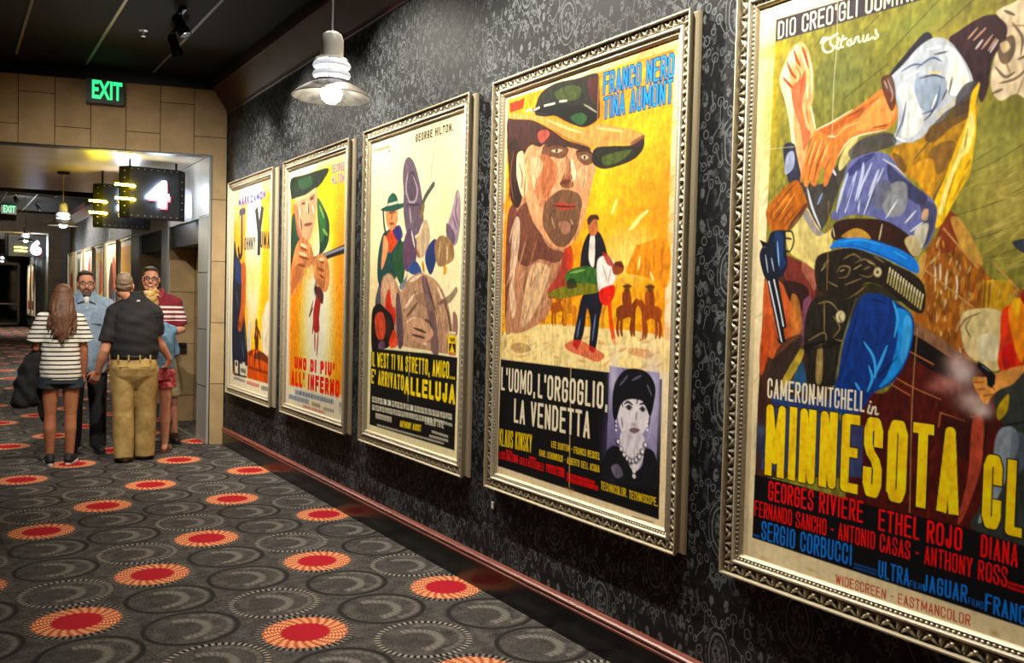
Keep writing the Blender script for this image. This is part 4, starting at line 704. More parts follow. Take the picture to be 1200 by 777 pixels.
def poster_rifle(s):                         # yellow sheet, man aiming, second along
    P, L, LL, G = s.P, s.L, s.LL, s.G
    P('#f2b41a', '341 209 404 191 402 463 339 451', 0, tex=.3); P('#f6e01c', '366 204 404 192 404 240 398 290 380 300 372 260', 1, tex=.2, soft=.06); G('#e8901a', 400, 270, 8, 60, .7); G('#e88a1a', 344, 390, 8, 60, .7); G('#ee9a18', 396, 400, 10, 80, .6); G('#e8861c', 360, 325, 16, 14, .8)
    G('#fbf0a0', 371, 376, 19, 72, 1, 2.2); G('#fffbe6', 372, 372, 13, 54, .95, 2)
    P('#16262a', '341.5 264 345 250 350 262 354 286 352 304 345 318 341 330', tex=.3)
    P('#1f4a38', '342 300 342 258 346 250 354 262 360 300 374 296 372 250 372 232 380 244 386 262 384 286 374 300 358 306', tex=.4); P('#3c7a3a', '372 234 379 246 382 268 376 284 374 262', a=.9); LL('#a8c868', 1.4, '374 240 380 256', '378 268 384 276', a=.8)
    P('#e2b48c', '345 236 356 230 368 222 372 226 370 252 366 272 360 284 352 280 348 262', tex=.25); P('#c4745a', '344 240 350 244 350 262 356 284 349 276 346 256', a=.8); LL('#8a4a38', 1.5, '352 236 358 234', '363 232 369 228', '361 238 362 252', '356 264 366 262', '352 256 354 270'); LL('#5a2c20', 1.1, '353 239 358 238', '363 234 368 232', a=.9); LL('#fff0d8', 1.3, '360 236 360 250', '350 242 352 254', '366 240 368 250')
    P('#cdb58a', '349 234 364 226 370 218 372 222 366 230 352 238', a=.7); P('#2c3a2c', '341 210 356 205 384 197 380 210 372 220 360 228 346 234 341 230', tex=.4); L('#d8d0a0', '343 234 358 230 371 220', 1.4, .8); P('#3f6a44', '350 212 364 206 366 216 354 222', a=.6)
    P('#1c1a20', '372 300 386 294 404 286 404 297 388 302 374 308', 0); LL('#a8a8b8', 1., '380 299 403 290', a=.8, taper=0); P('#1c1a20', '366 302 374 298 376 308 368 312', 0)
    P('#dc9866', '347 288 354 278 362 284 367 296 367 308 360 316 354 326 348 338 341 346 341 318 344 300', tex=.4); P('#dc9866', '366 308 374 298 382 301 386 314 386 330 382 342 375 338 369 328', tex=.4); P('#a85a34', '343 316 350 312 352 324 346 338 341 344', a=.6); P('#b0643c', '372 326 380 330 380 338 374 336', a=.6); LL('#9a5030', 1.3, '352 290 360 294', '350 300 362 304', '348 310 358 312', '374 306 380 308', '372 314 380 318', '374 322 380 326'); LL('#f8dcb0', 1.4, '352 286 360 290', '350 296 360 300', '374 304 380 304'); P('#f2c46c', '356 316 366 310 370 320 362 328', a=.6)
    P('#b83a30', '367 368 370 350 372 344 376 350 374 372 374 388 368 388', tex=.3); P('#6a3430', '368 338 374 336 379 344 378 356 374 352', tex=.3); G('#3a2420', 370, 339, 2, 5, .9, 2); LL('#c8846a', 2., '369 388 369 412', '373 388 371 418'); LL('#9a4a3a', 1.5, '367 352 364 366 362 372', '368 374 366 392'); L('#3a2c28', '363 370 367 360', 1., .8)
    t = s.text; bl = '#6a78b4'; rd = '#ee3414'
    t(bl, 'GEORGE', 388.5, 204, 404, 200, 10.5, .04); t(bl, 'HILTON', 388.5, 216.5, 403.5, 213, 10.5, .04)
    P('#ee3414', '355 421 358 420 358 424', 0, .0)
    t(rd, 'UNO DI PIU\'', 345, 432, 391.5, 441.5, 14.5, .065); t(rd, "ALL' INFERNO", 341, 451.5, 397.5, 466.5, 18, .065)
    P('#efe6cc', '339 452 402 467.5 402 500 336 478', 0, tex=.1)
    for i, (x0, y0, x1, y1, h, n, c) in enumerate(((346, 462, 391, 474, 5.5, 9, '#5d7ea8'), (338.5, 467, 362, 474, 5.5, 9, '#5d7ea8'), (365, 475, 375, 478, 4, 16, '#8a7a58'), (379, 480, 391, 483.5, 3, 18, '#8a8a80'), (355, 477, 380, 485, 2.6, 14, '#e0644c'))): s.scribble(c, x0, y0, x1, y1, h, n, 60+i)
    P('#8a8aa0', '397 471 400.5 472 400 478 397 477', 0, .7); P('#b8a8a8', '397 478 400 479 398 488', 0, .7)

def poster_sunset(s):                        # yellow and orange sheet beside the portal
    P, L, LL, G = s.P, s.L, s.LL, s.G
    P('#efa028', '274.5 240 316.5 224 315 450 272 438', 0, tex=.3); P('#c8d0d8', '274 238 284 232 282 244 275 262', 1, .5); G('#ea7a22', 312, 260, 9, 40, .8); G('#e8c030', 278, 270, 5, 30, .8); G('#f6d426', 302, 340, 16, 50, .9, 1.5); G('#ee8a1e', 310, 330, 5, 30, .6)
    G('#e9e3d0', 297, 288, 9.5, 45, 1, 3); G('#f6c832', 297, 324, 12, 14, .6)
    P('#d8d4c4', '306 400 307 374 310 362 312 356 316 350 315 420 308 416', 0, .8); P('#c8ccd0', '290 396 291 370 294 382 294 410 290 412', 0, .8)
    P('#24283c', '274 290 278 300 282 308 285 322 286 360 289 400 290 440 273 434', tex=.4); P('#2c4478', '276 304 282 312 284 330 277 330', a=.9); P('#c06a38', '283 310 288 312 288 345 286 372 282 388 279 384 282 360 283 335', tex=.3); LL('#8a3a20', 1.2, '281 376 283 386', '279 374 281 384', '284 372 284 382'); LL('#6c7484', 1., '277 340 279 360', '283 398 286 420', '287 380 288 410', a=.7); L('#c8b080', '287 330 290 380', 1., .7)
    P('#d2621c', '290 412 300 408 315 418 315 450 290 443', 0, tex=.4); P('#7c3c1c', '291 414 296 410 294 418', 1, .9); P('#3a2a20', '298 416 306 412 314 420 314 426 306 422 298 420', 1, .8)
    G('#4a2418', 300.5, 379, 1.5, 3, .9, 3); P('#5a2c20', '299 384 302.5 384 303 396 302.5 408 299 408'); LL('#3a1c14', 1.2, '300 406 298 432', '302 406 305 438', '300 386 298 398', '303 386 305.5 398'); L('#c86a40', '300 386 301 394', 1.6, .8)
    P('#ece4cc', '275 422 279 423 279 438 275 437', 0, .9); P('#ece4cc', '281 426 290 429 289.5 441 281 439', 0, .9); P('#20202a', '276 424 278 424.5 278 429 276 428.5', 0); P('#20202a', '282 431 288 433 288 438 282 436', 0, .7); P('#efe4c8', '284 424 287 425 287 430 284 429', 0, .8)
    t = s.text; pu = '#3d4a9a'
    t(pu, 'MARK', 279.5, 242.5, 292, 238.5, 10, .05); t(pu, 'DAMON', 294, 238.5, 311, 232.5, 10, .05)
    dk = '#26262e'
    L(dk, '283.5 247 283.5 290', 2.2, 1, 0); L(dk, '283.5 288 283 298 280.5 301 279.5 292', 2.2, 1, 0); L(dk, '281.5 249 286.5 247.5', 2.4, 1, 0); t(dk, 'OHNNY', 286.2, 293.5, 299, 293, 15, .05); t(dk, 'Y', 298.5, 300, 308, 298, 56, .05); t(dk, 'UMA', 305, 291, 316, 292, 20, .06)
    P('#efe6cc', '272 439 290 443.5 315 450.5 315 472 270 458', 0, tex=.1)
    for i, (x0, y0, x1, y1, h, n, c) in enumerate(((274, 444, 287, 448.5, 3, 14, '#6a6a68'), (289, 450, 304, 454.5, 4, 12, '#d8503c'), (306, 456.5, 314, 458.5, 4.5, 16, '#4a4a48'), (292, 432, 314, 439, 3.5, 10, '#7a2a14'))): s.scribble(c, x0, y0, x1, y1, h, n, 80+i)

M_PAPER = ['#efe9d6', '#f4efdc', '#f3e8be', '#f1dfba', '#f3e3bc']
for i, (yf, art, cell, label) in enumerate((
    (FAR_Y[0], poster_sunset, .007, 'silver framed western poster with a yellow and orange sunset, beside the tan pillar'),
    (FAR_Y[1], poster_rifle, .006, 'silver framed yellow western poster with a man aiming a rifle and red lettering'),
    (FAR_Y[2], poster_boots, .0042, 'silver framed cream western poster with big boot soles and a black title panel'),
    (FAR_Y[3], poster_hat, .0032, 'silver framed western poster with a large face under a wide brimmed hat'),
    (FAR_Y[4], poster_gunbelt, .0026, 'silver framed western poster with a gunbelt and crossed hands, cut by the right edge'))):
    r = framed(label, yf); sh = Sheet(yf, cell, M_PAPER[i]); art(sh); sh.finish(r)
# ------------------------------------------------------------ signs, far posters, small fittings
M_green = newmat('lit green exit letters', '#02140a', .4, emit=(.03, 1., .30), estr=1.15)
M_num = newmat('lit white numeral', '#ffffff', .4, emit=(.62, .78, 1), estr=75)
M_red = newmat('lit red numeral edge', '#c02a30', .4, emit=(1, .10, .12), estr=.9)
M_neon = newmat('lit yellow neon tube', '#fff2a0', .3, emit=(1, .72, .02), estr=110)
M_panel = noisy('dark riveted sheet steel', '#17181b', '#26272b', 6, .38, .5)
M_rivet = newmat('bright rivet', '#a8a8a6', .3, .8)
def flat_text(name, txt, w_, h, mat, parent, M, bold=.03, depth=.012):
    V, F = text_mesh(txt, bold, 4); bm = bmesh.new(); vs = [bm.verts.new((v[0]*w_-w_/2, 0, v[1]*h-h/2)) for v in V]
    for f in F:
        try: bm.faces.new([vs[i] for i in f])
        except ValueError: pass
    g = bmesh.ops.extrude_face_region(bm, geom=list(bm.faces)); bmesh.ops.translate(bm, vec=(0, -depth, 0), verts=[e for e in g['geom'] if isinstance(e, bmesh.types.BMVert)])
    bmesh.ops.recalc_face_normals(bm, faces=bm.faces); bm.transform(M); me = bpy.data.meshes.new(name); bm.to_mesh(me); bm.free(); return link(name, me, mat, parent)
def exit_sign(x, y, z, rz, sc, label):
    r = thing('exit_sign', label, 'exit sign', (x, y, z), rz)
    MB().box((-.17*sc, -.05*sc, -.115*sc), (.17*sc, .05*sc, .115*sc)).build('housing', M_black, r, False, .008*sc)
    MB().box((-.05*sc, .0, .10*sc), (.05*sc, .09*sc, .13*sc)).build('mounting_plate', M_black, r, False, .004)
    flat_text('exit_letters', 'EXIT', .265*sc, .175*sc, M_green, r, Matrix.Translation((.015*sc, -.052*sc, .01*sc)), .03)
    return r
rzp = atan2(PD.y, PD.x)+pi
e = on_y(123.5, 108.5, 9.93); exit_sign(e.x, e.y, e.z, -.12, 1.06, 'green lit EXIT sign on a black box mounted on the tan tiled header')
e = on_y(10, 245.5, 27.5); exit_sign(e.x, e.y, e.z, 0, 1.08, 'distant small green EXIT sign in the second hall')
def number_sign(x0, x1, z0, z1, y, num, nx, nz, nw, nh, bars, label, top):
    r = thing('theater_number_sign', label, 'number sign', ((x0+x1)/2, y, z0), group=None); w_ = x1-x0; h = z1-z0
    f = MB(); f.prism([(-w_/2+.09, 0, 0), (w_/2-.09, 0, 0), (w_/2, .11, 0), (w_/2, .16, 0), (-w_/2, .16, 0), (-w_/2, .11, 0)], (0, 0, h))
    hs = f.build('housing', M_panel, r, False, .004)
    rp = [(-w_/2+.11+(w_-.22)*i/7, -.001, zz) for i in range(8) for zz in (.025, h-.025)]+[(sx*(w_/2-.045), .054, .05+(h-.1)*i/6) for i in range(7) for sx in (-1, 1)]
    rv = MB().lathe([(.001, -.006), (.005, -.005), (.006, -.002), (.006, .004)], 8, Matrix.Rotation(pi/2, 4, 'X')).build('rivet', M_rivet, hs)
    rv.data.transform(Matrix.Scale(-1, 4, (0, 1, 0))) if False else None; rv.location = rp[0]
    for q in rp[1:]:
        c = rv.copy(); C.objects.link(c); c.parent = hs; c.location = q
    for sx in (-1, 1): MB().tube([(sx*w_*.35, .09, h), (sx*w_*.35, .09, top-z0)], .012).build('hanger_rod', M_can_s, r)
    d = flat_text('numeral', num, nw, nh, M_num, r, Matrix.Translation((nx-(x0+x1)/2, -.030, nz-z0)), .03, .02)
    flat_text('numeral_edge', num, nw, nh, M_red, d, Matrix.Translation((nx-(x0+x1)/2+.022, -.008, nz-z0-.022)), .035, .016)
    for bx0, bx1, bz in bars:
        MB().tube([(bx0-(x0+x1)/2, -.045, bz-z0), (bx1-(x0+x1)/2-.02, -.045, bz-z0), (bx1-(x0+x1)/2, -.035, bz-z0-.004), (bx1-(x0+x1)/2, .03, bz-z0-.004)], .013, 10).build('neon_bar', M_neon, r)
    return r
M_can_s = newmat('black hanger steel', '#101012', .4, .5)
def sgn(px0, py0, px1, py1, Y, num, n0, n1, bars, label, top=HS):
    a, b = on_y(px0, py0, Y), on_y(px1, py1, Y); na, nb = on_y(*n0, Y), on_y(*n1, Y)
    B = [(on_y(q0, qy, Y).x, on_y(q1, qy, Y).x, on_y((q0+q1)/2, qy, Y).z) for q0, q1, qy in bars]
    return number_sign(a.x, b.x, b.z, a.z, Y, num, (na.x+nb.x)/2, (na.z+nb.z)/2, abs(nb.x-na.x), abs(na.z-nb.z), B, label, top)
sgn(142, 193, 219, 259, 10.5, '4', (171, 211), (197, 244), [(134, 157, 217), (134, 157, 233)], 'dark steel hanging sign with a glowing white numeral 4 and two yellow neon bars')
sgn(111, 214, 178, 269.5, 11.75, '5', (137.5, 222), (160, 250), [(104, 124, 236), (104, 124, 249.5)], 'dark steel hanging sign half hidden behind the sign with the numeral 4')
sgn(6, 274, 61, 302, 30.2, '6', (36, 282), (48, 299), [(17, 31, 290), (17, 31, 294)], 'far dark hanging sign with a glowing white numeral 6 at the second portal', HS2)
# distant posters: the same frame and a sheet of plain painted colours
def far_sheet(r, W, pal, seed):
    q = np.random.default_rng(seed); ny, nx = 100, 64; c = np.ones((ny, nx, 3))*np.array(hexc('#efe2c2'))
    y, x = np.mgrid[0:ny, 0:nx]/np.array((ny, nx)).reshape(2, 1, 1)
    ins = (x > .06) & (x < .94) & (y > .05) & (y < .93); c[ins] = np.array(hexc(pal[0]))
    for k, h in enumerate(pal[1:]):
        cx, cy, rx, ry = q.uniform(.25, .75), q.uniform(.2, .6), q.uniform(.12, .3), q.uniform(.08, .25); n = vnoise(ny, nx, 9, 6, seed+k)
        mk = ins & ((((x-cx)/rx)**2+((y-cy)/ry)**2) < .55+.9*n); c[mk] = np.array(hexc(h))*(.75+.4*n[mk])[:, None]
    bandm = ins & (y > .72+.03*q.random()); c[bandm] = np.array(hexc(pal[-1]))
    w_, h_ = W-2*SIGHT+.012, FH-2*SIGHT+.012
    P = np.stack([np.full((ny, nx), -PAPER_H), -(SIGHT-.006+x*w_), FH-(SIGHT-.006+y*h_)], -1); link('poster_sheet', gridmesh('far sheet', P, c), M_print, r)
    return c
PAL = [('#e8a62c', '#7b3320', '#f3d27a', '#2b2a33'), ('#d9c7a0', '#3a506a', '#b5532e', '#51301f'), ('#efb935', '#d35f2a', '#4a2a1e', '#e8e0c8'), ('#e6d9b8', '#9a3a2a', '#d9a23a', '#b53a2c'), ('#d7d2bd', '#5c6a55', '#8a5a3a', '#262327'), ('#efe3c0', '#b8903c', '#6d4a30', '#c8452c')]
names = ['tan and brown', 'pale blue and rust', 'golden yellow', 'cream and brick red', 'grey green', 'cream and ochre']
ords = ['nearest the portal pillar', 'second from the portal pillar', 'third from the portal pillar', 'fourth from the portal pillar', 'fifth from the portal pillar', 'farthest from the pillar']
src = None
for k in range(6):
    yf = 20.0+1.86*k+.15
    if src is None: src = thing('framed_poster', 'x', 'framed poster', (FX, yf, FZ0), group='framed film posters in the second hall'); make_frame(src, FW, FH, 4.5); r = src
    else: r = copy_tree(src); [bpy.data.objects.remove(c) for c in list(r.children) if c.name.startswith('poster_sheet')]; r.location = (FX, yf, FZ0)
    r['label'] = 'distant %s framed poster, %s in the second hall' % (names[k], ords[k]); far_sheet(r, FW, PAL[k], 40+k)
for k in range(5):
    yf = 37.4+1.95*k; r = copy_tree(src); [bpy.data.objects.remove(c) for c in list(r.children) if c.name.startswith('poster_sheet')]; r.location = (FX, yf, FZ0)
    r['label'] = 'tiny %s framed poster past the second portal, %s' % (names[(k*2+1) % 6], ['nearest of five', 'second of five', 'middle of five', 'fourth of five', 'farthest of five'][k]); r['group'] = 'framed film posters in the third hall'
    far_sheet(r, FW, PAL[(k*2+1) % 6], 70+k)
# black box on the doorway partition, wall tag, sprinkler
a = on_y(213, 407.5, 11.69)
r = thing('wall_box', 'small black box mounted on the brown partition inside the doorway', 'wall box', (a.x, 11.698, a.z-.06))
MB().box((-.05, -.07, 0), (.05, 0, .125)).build('housing', M_black, r, False, .008); MB().box((-.035, -.085, .06), (.035, -.068, .10)).build('flap', M_can_s, r, False, .004)
a = on_x(578, 592, WX); r = tag(MB().box((WX-.006, a.y-.014, a.z-.02), (WX, a.y+.014, a.z+.02)).build('wall_tag', newmat('white card', '#d8d8d4', .6), None, False, .002), 'tiny white square tag on the wallpaper under the fourth framed poster', 'wall tag')
a = ray(168, 38); a = a*((HC-EYE-.02)/a.z)
r = thing('fire_sprinkler', 'small chrome fire sprinkler head on the black ceiling', 'sprinkler', (a.x, a.y, HC))
MB().lathe([(.04, 0), (.038, -.006), (.012, -.012), (.010, -.03), (.006, -.05), (.016, -.052), (.020, -.056), (.001, -.058)], 20).build('sprinkler_head', M_alum, r)
# ------------------------------------------------------------ people
def V3(*a): return Vector(a)
class Blob:                                  # closed pieces fused into one continuous skin
    def __init__(s): s.mb = MB()
    def ell(s, c, r, rot=None):
        M = Matrix.Translation(c) @ (rot.to_matrix().to_4x4() if rot else Matrix.Identity(4)) @ Matrix.Diagonal((*r, 1))
        s.mb.lathe([(max(sin(pi*k/12), .002), -cos(pi*k/12)) for k in range(13)], 20, M); return s
    def cap(s, p0, r0, p1, r1, flat=False, sq=1., ax=None):
        p0, p1 = Vector(p0), Vector(p1); d = p1-p0; L = d.length; z = d.normalized()
        x = (Vector(ax) if ax else (Vector((1, 0, 0)) if abs(z.x) < .8 else Vector((0, 1, 0)))); y = z.cross(x).normalized(); x = y.cross(z)
        M = Matrix(((x.x, y.x, z.x, p0.x), (x.y, y.y, z.y, p0.y), (x.z, y.z, z.z, p0.z), (0, 0, 0, 1))) @ Matrix.Diagonal((1, sq, 1, 1))
        pr = [(r0, 0), (r0+(r1-r0)*.5, L*.5), (r1, L)] if flat else [(max(r0*sin(pi/2*k/5), .0008), -r0*cos(pi/2*k/5)) for k in range(6)]+[(max(r1*cos(pi/2*k/5), .0008), L+r1*sin(pi/2*k/5)) for k in range(6)]
        s.mb.lathe(pr, 20, M); return s
    def chain(s, pts, rs, flat=False):
        for a, b, r0, r1 in zip(pts, pts[1:], rs, rs[1:]): s.cap(a, r0, b, r1, False)
        return s
    def loft(s, secs, n=30, pw=2.3):
        vs, fs = [], []
        for x, y, z, rx, ry in secs:
            for k in range(n):
                t = 2*pi*k/n; c_, s_ = cos(t), sin(t); vs.append((x+rx*math.copysign(abs(c_)**(2/pw), c_), y+ry*math.copysign(abs(s_)**(2/pw), s_), z))
        for i in range(len(secs)-1): fs += [(i*n+k, i*n+(k+1) % n, (i+1)*n+(k+1) % n, (i+1)*n+k) for k in range(n)]
        fs += [tuple(range(n))[::-1], tuple((len(secs)-1)*n+k for k in range(n))]; s.mb.add(vs, fs); return s
    def done(s, name, mat, parent, voxel=.006, sm=4, wr=0., seed=0, wk=1., zf=26):
        me = bpy.data.meshes.new(name); me.from_pydata(s.mb.v, [], s.mb.f); me.update(); bm = bmesh.new(); bm.from_mesh(me); bmesh.ops.recalc_face_normals(bm, faces=bm.faces); bm.to_mesh(me); bm.free()
        o = bpy.data.objects.new('tmp', me); C.objects.link(o); r = o.modifiers.new('r', 'REMESH'); r.mode = 'VOXEL'; r.voxel_size = voxel
        if sm: q = o.modifiers.new('s', 'SMOOTH'); q.iterations = sm; q.factor = .5
        dg = bpy.context.evaluated_depsgraph_get(); dg.update(); m2 = bpy.data.meshes.new_from_object(o.evaluated_get(dg)); bpy.data.objects.remove(o); bpy.data.meshes.remove(me)
        if wr:
            n = len(m2.vertices); co = np.empty(n*3); no = np.empty(n*3); m2.vertices.foreach_get('co', co); m2.vertex_normals.foreach_get('vector', no); co, no = co.reshape(-1, 3), no.reshape(-1, 3)
            R = np.random.default_rng(seed); h = np.zeros(n)
            for k in range(7):
                kv = R.normal(size=3)*np.array((16, 16, zf))*wk*(.6+.25*k); ph = R.random()*6; wv = R.normal(size=3)*9; h += np.sin(co @ kv+ph+1.4*np.sin(co @ wv+ph))/(1+.35*k)
            m2.vertices.foreach_set('co', (co+no*(h*wr/2.5)[:, None]).ravel()); m2.update()
        m2.name = name; m2.polygons.foreach_set('use_smooth', [True]*len(m2.polygons)); return link(name, m2, mat, parent)
def yoke(b, z, ry, *shs, r=.075, n=.055):
    for q in shs: b.cap(V3(math.copysign(.05, q.x), -.02, z), n, q, r); b.ell(q, (r, r, r))
def skin_mat(name, base, red):
    m = newmat(name, base, .5, 0, .35); t, b = T(m); v, _ = coords(t); n = noise(t, v, 14., 3.); setcol(m, cmix(t, n.ss(.3, .75), base, red)); b.inputs['Subsurface Weight'].default_value = .08; return m
def cloth(name, a, b_, scale=60., rough=.85): return noisy(name, a, b_, scale, rough, detail=3., bmp=.001)
def stripes(name, a, b_, period, duty, lo=None, hi=None):
    m = newmat(name, a, .85, 0, .25); t, bs = T(m); v, (x, y, z) = coords(t); n = noise(t, v, 9., 2.); zz = z+(n-.5)*.006
    k = (zz/period).fr().lt(duty)
    if lo is not None: k = k*zz.gt(lo)*zz.lt(hi)
    setcol(m, cmix(t, k, a, b_)); return m
def hand(B, w_, d, n, side, curl=.35, k=1., spread=.10):
    """palm and five fingers: w_ wrist, d along the hand, n out of the palm's back, side +1/-1 picks the thumb edge"""
    d = Vector(d).normalized(); n = Vector(n); n = (n-d*n.dot(d)).normalized(); t = d.cross(n)*side; w_ = Vector(w_)
    for i, (off, ln, r) in enumerate(((.030, .070, .0093), (.010, .078, .0096), (-.010, .072, .0092), (-.029, .056, .0082))):
        kn = w_+(d*(.088-abs(off-.005)*.25)+t*off)*k; B.cap(w_+(d*.012+t*off*.55)*k, .017*k, kn, .0125*k); p = kn; ang = curl*.5; dd = (d+t*off*spread*9).normalized()
        for j, f in enumerate((.48, .30, .22)):
            ang += curl*(.55+.25*j); q = p+(dd*cos(ang)-n*sin(ang))*ln*f*k*1.08; B.cap(p, r*(1.08-.08*j)*k, q, r*(1-.10*j)*k); p = q
    p = w_+(d*.022+t*.022-n*.004)*k; q = p+(d*.035+t*.030-n*.012)*k; B.cap(p, .0155*k, q, .0125*k); r_ = q+(d*.030+t*.010-n*.012)*k; B.cap(q, .0115*k, r_, .010*k); B.cap(r_, .010*k, r_+(d*.022-n*.006)*k, .0082*k)
class Fig:
    def __init__(s, name_label, x, y, a, skin):
        s.r = thing('person', name_label, 'person', (x, y, 0), -a, group='people talking in the portal'); s.Y = y; s.skin = skin
        s.inv = (Matrix.Translation((x, y, 0)) @ Matrix.Rotation(-a, 4, 'Z')).inverted(); s.B = Blob()
    def J(s, px, py, dy=0.): return s.inv @ on_y(px, py, s.Y+dy)
    def headspace(s, c, yaw=0., pitch=0., roll=0., k=1.):
        s.hc, s.hM = c, Matrix.Translation(c) @ Euler((pitch, roll, yaw)).to_matrix().to_4x4() @ Matrix.Scale(k, 4); s.hk = k
    def H(s, *p): return s.hM @ Vector(p)
    def he(s, B, p, r): B.ell(s.H(*p), [q*s.hk for q in r], s.hM.to_quaternion()); return B
    def hcap(s, B, p, r0, q, r1): B.cap(s.H(*p), r0*s.hk, s.H(*q), r1*s.hk); return B
    def head(s, neck_to, jaw=1., smile=0.):
        B = s.B; s.he(B, (0, -.012, .032), (.075, .096, .088)); s.he(B, (0, .020, -.030), (.063*jaw, .070, .084)); s.he(B, (0, .036, -.082), (.044*jaw, .046, .034)); s.he(B, (0, .078, -.100), (.022, .018, .018))
        s.hcap(B, (0, .088, .008), .009, (0, .106, -.026), .0135)
        for q in (-1, 1):
            s.he(B, (q*.012, .098, -.030), (.008, .009, .008)); s.he(B, (q*.037, .066, -.030), (.022, .018, .020+.004*smile)); s.he(B, (q*.077, -.006, -.006), (.010, .022, .032)); s.hcap(B, (q*.010, .084, .024), .010, (q*.045, .068, .024), .011)
            s.hcap(B, (q*.058, -.01, -.05), .018, (q*.034, .05, -.092), .020)
        s.hcap(B, (-.019, .089, -.060), .0065, (.019, .089, -.060), .0065); s.hcap(B, (-.016, .088, -.070), .007, (.016, .088, -.070), .007)
        B.cap(s.H(0, -.022, -.06), .054*s.hk*jaw**.5, neck_to, .062*s.hk*jaw**.5)
    def face(s, iris='#3a2c20', brow='#33251c', smile=False):
        wm, im, bm_, lm = newmat('eye white', '#b9b2a8', .25), newmat('iris', iris, .2), newmat('eyebrow hair', brow, .8), newmat('lips', '#9c5a50', .5)
        for q in (-1, 1):
            e = MB().lathe([(max(sin(pi*k/8), .01)*.0125*s.hk, -cos(pi*k/8)*.0125*s.hk) for k in range(9)], 14, Matrix.Translation(s.H(q*.031, .0705, .004))).build('eye', wm, s.r)
            MB().lathe([(.0005, .0), (.0052*s.hk, .0), (.0040*s.hk, .002*s.hk), (.0005, .0026*s.hk)], 12, Matrix.Translation(s.H(q*.031, .0822, .004)) @ (s.hM.to_quaternion().to_matrix() @ Euler((-pi/2, 0, 0)).to_matrix()).to_4x4()).build('iris', im, e)
            MB().tube([s.H(q*.014, .097, .022), s.H(q*.032, .090, .029), s.H(q*.050, .074, .024)], [.003, .0048, .002], 8).build('eyebrow', bm_, s.r)
        w_ = .026 if smile else .021; up = .008 if smile else 0.
        m = MB().tube([s.H(-w_, .087, -.063+up), s.H(-.010, .096, -.064), s.H(.010, .096, -.064), s.H(w_, .087, -.063+up)], [.0025, .005, .005, .0025], 8).build('mouth', lm, s.r)
        if smile: MB().tube([s.H(-.017, .0945, -.061), s.H(0, .1000, -.0645), s.H(.017, .0945, -.061)], [.002, .0045, .002], 8).build('teeth', newmat('teeth', '#e9e4d8', .3), m)
    def glasses(s, mat, w_=.0024):
        g = MB()
        for q in (-1, 1):
            g.tube([s.H(q*.033+.025*math.copysign(abs(cos(t*pi/8))**.6, cos(t*pi/8)), .101-.012*abs(cos(t*pi/8)*q*.5+.3), .003+.0125*math.copysign(abs(sin(t*pi/8))**.6, sin(t*pi/8))) for t in range(17)], w_, 8); g.tube([s.H(q*.057, .096, .008), s.H(q*.076, .03, .010), s.H(q*.079, -.02, .004)], .0026, 8)
        g.tube([s.H(-.010, .105, .006), s.H(0, .109, .009), s.H(.010, .105, .006)], .0026, 8); return g.build('glasses', mat, s.r)
    def arm(s, sh, el, wr, d, n, side, k=1., curl=.35):
        s.B.cap(sh, .056*k, el, .041*k); s.B.cap(el, .041*k, Vector(el)+(Vector(wr)-Vector(el))*.35, .043*k); s.B.cap(Vector(el)+(Vector(wr)-Vector(el))*.35, .043*k, wr, .027*k); hand(s.B, wr, d, n, side, curl, k)
    def leg(s, hip, kn, an, toe, k=1.):
        hip, kn, an = Vector(hip), Vector(kn), Vector(an); s.B.cap(hip, .088*k, kn, .056*k); mid = kn+(an-kn)*.33+V3(0, -.016, 0); s.B.cap(kn, .054*k, mid, .057*k); s.B.cap(mid, .057*k, an, .037*k)
        f = Vector(toe).normalized(); h = V3(an.x, an.y, .038)-f*.028; s.B.cap(an, .038*k, h, .034*k); s.B.cap(h, .033*k, V3(an.x, an.y, .034)+f*.10, .030*k); s.B.cap(V3(an.x, an.y, .046)+f*.02, .034*k, V3(an.x, an.y, .022)+f*.16, .020*k)
        sd = V3(f.y, -f.x, 0)
        for q in (-.024, -.008, .008, .022): s.B.cap(V3(an.x, an.y, .020)+f*.13+sd*q, .013*k, V3(an.x, an.y, .014)+f*(.178-abs(q+.024)*.6)+sd*q, .010*k)
    def body(s, voxel=.0042): return s.B.done('body', s.skin, s.r, voxel, 3)
def shoe(parent, an, toe, mat, sole, name='shoe', k=1.):
    an = Vector(an); f = Vector(toe).normalized(); b = Blob(); g = V3(an.x, an.y, 0)
    b.cap(g-f*.045+V3(0, 0, .045), .042*k, g+f*.05+V3(0, 0, .045), .044*k); b.cap(g+f*.05+V3(0, 0, .045), .044*k, g+f*.165+V3(0, 0, .036), .034*k); b.cap(g-f*.03+V3(0, 0, .07), .044*k, g+f*.01+V3(0, 0, .07), .044*k)
    o = b.done(name, mat, parent, .005, 4); pts = []; sd = V3(f.y, -f.x, 0)
    for t in range(24):
        a = 2*pi*t/24; c_, s_ = cos(a), sin(a); pts.append(g+f*(.062+.150*c_)+sd*(.046+.006*c_)*k*math.copysign(abs(s_)**.8, s_))
    MB().prism(pts, (0, 0, .024)).build('sole', sole, o, False, .004); return o
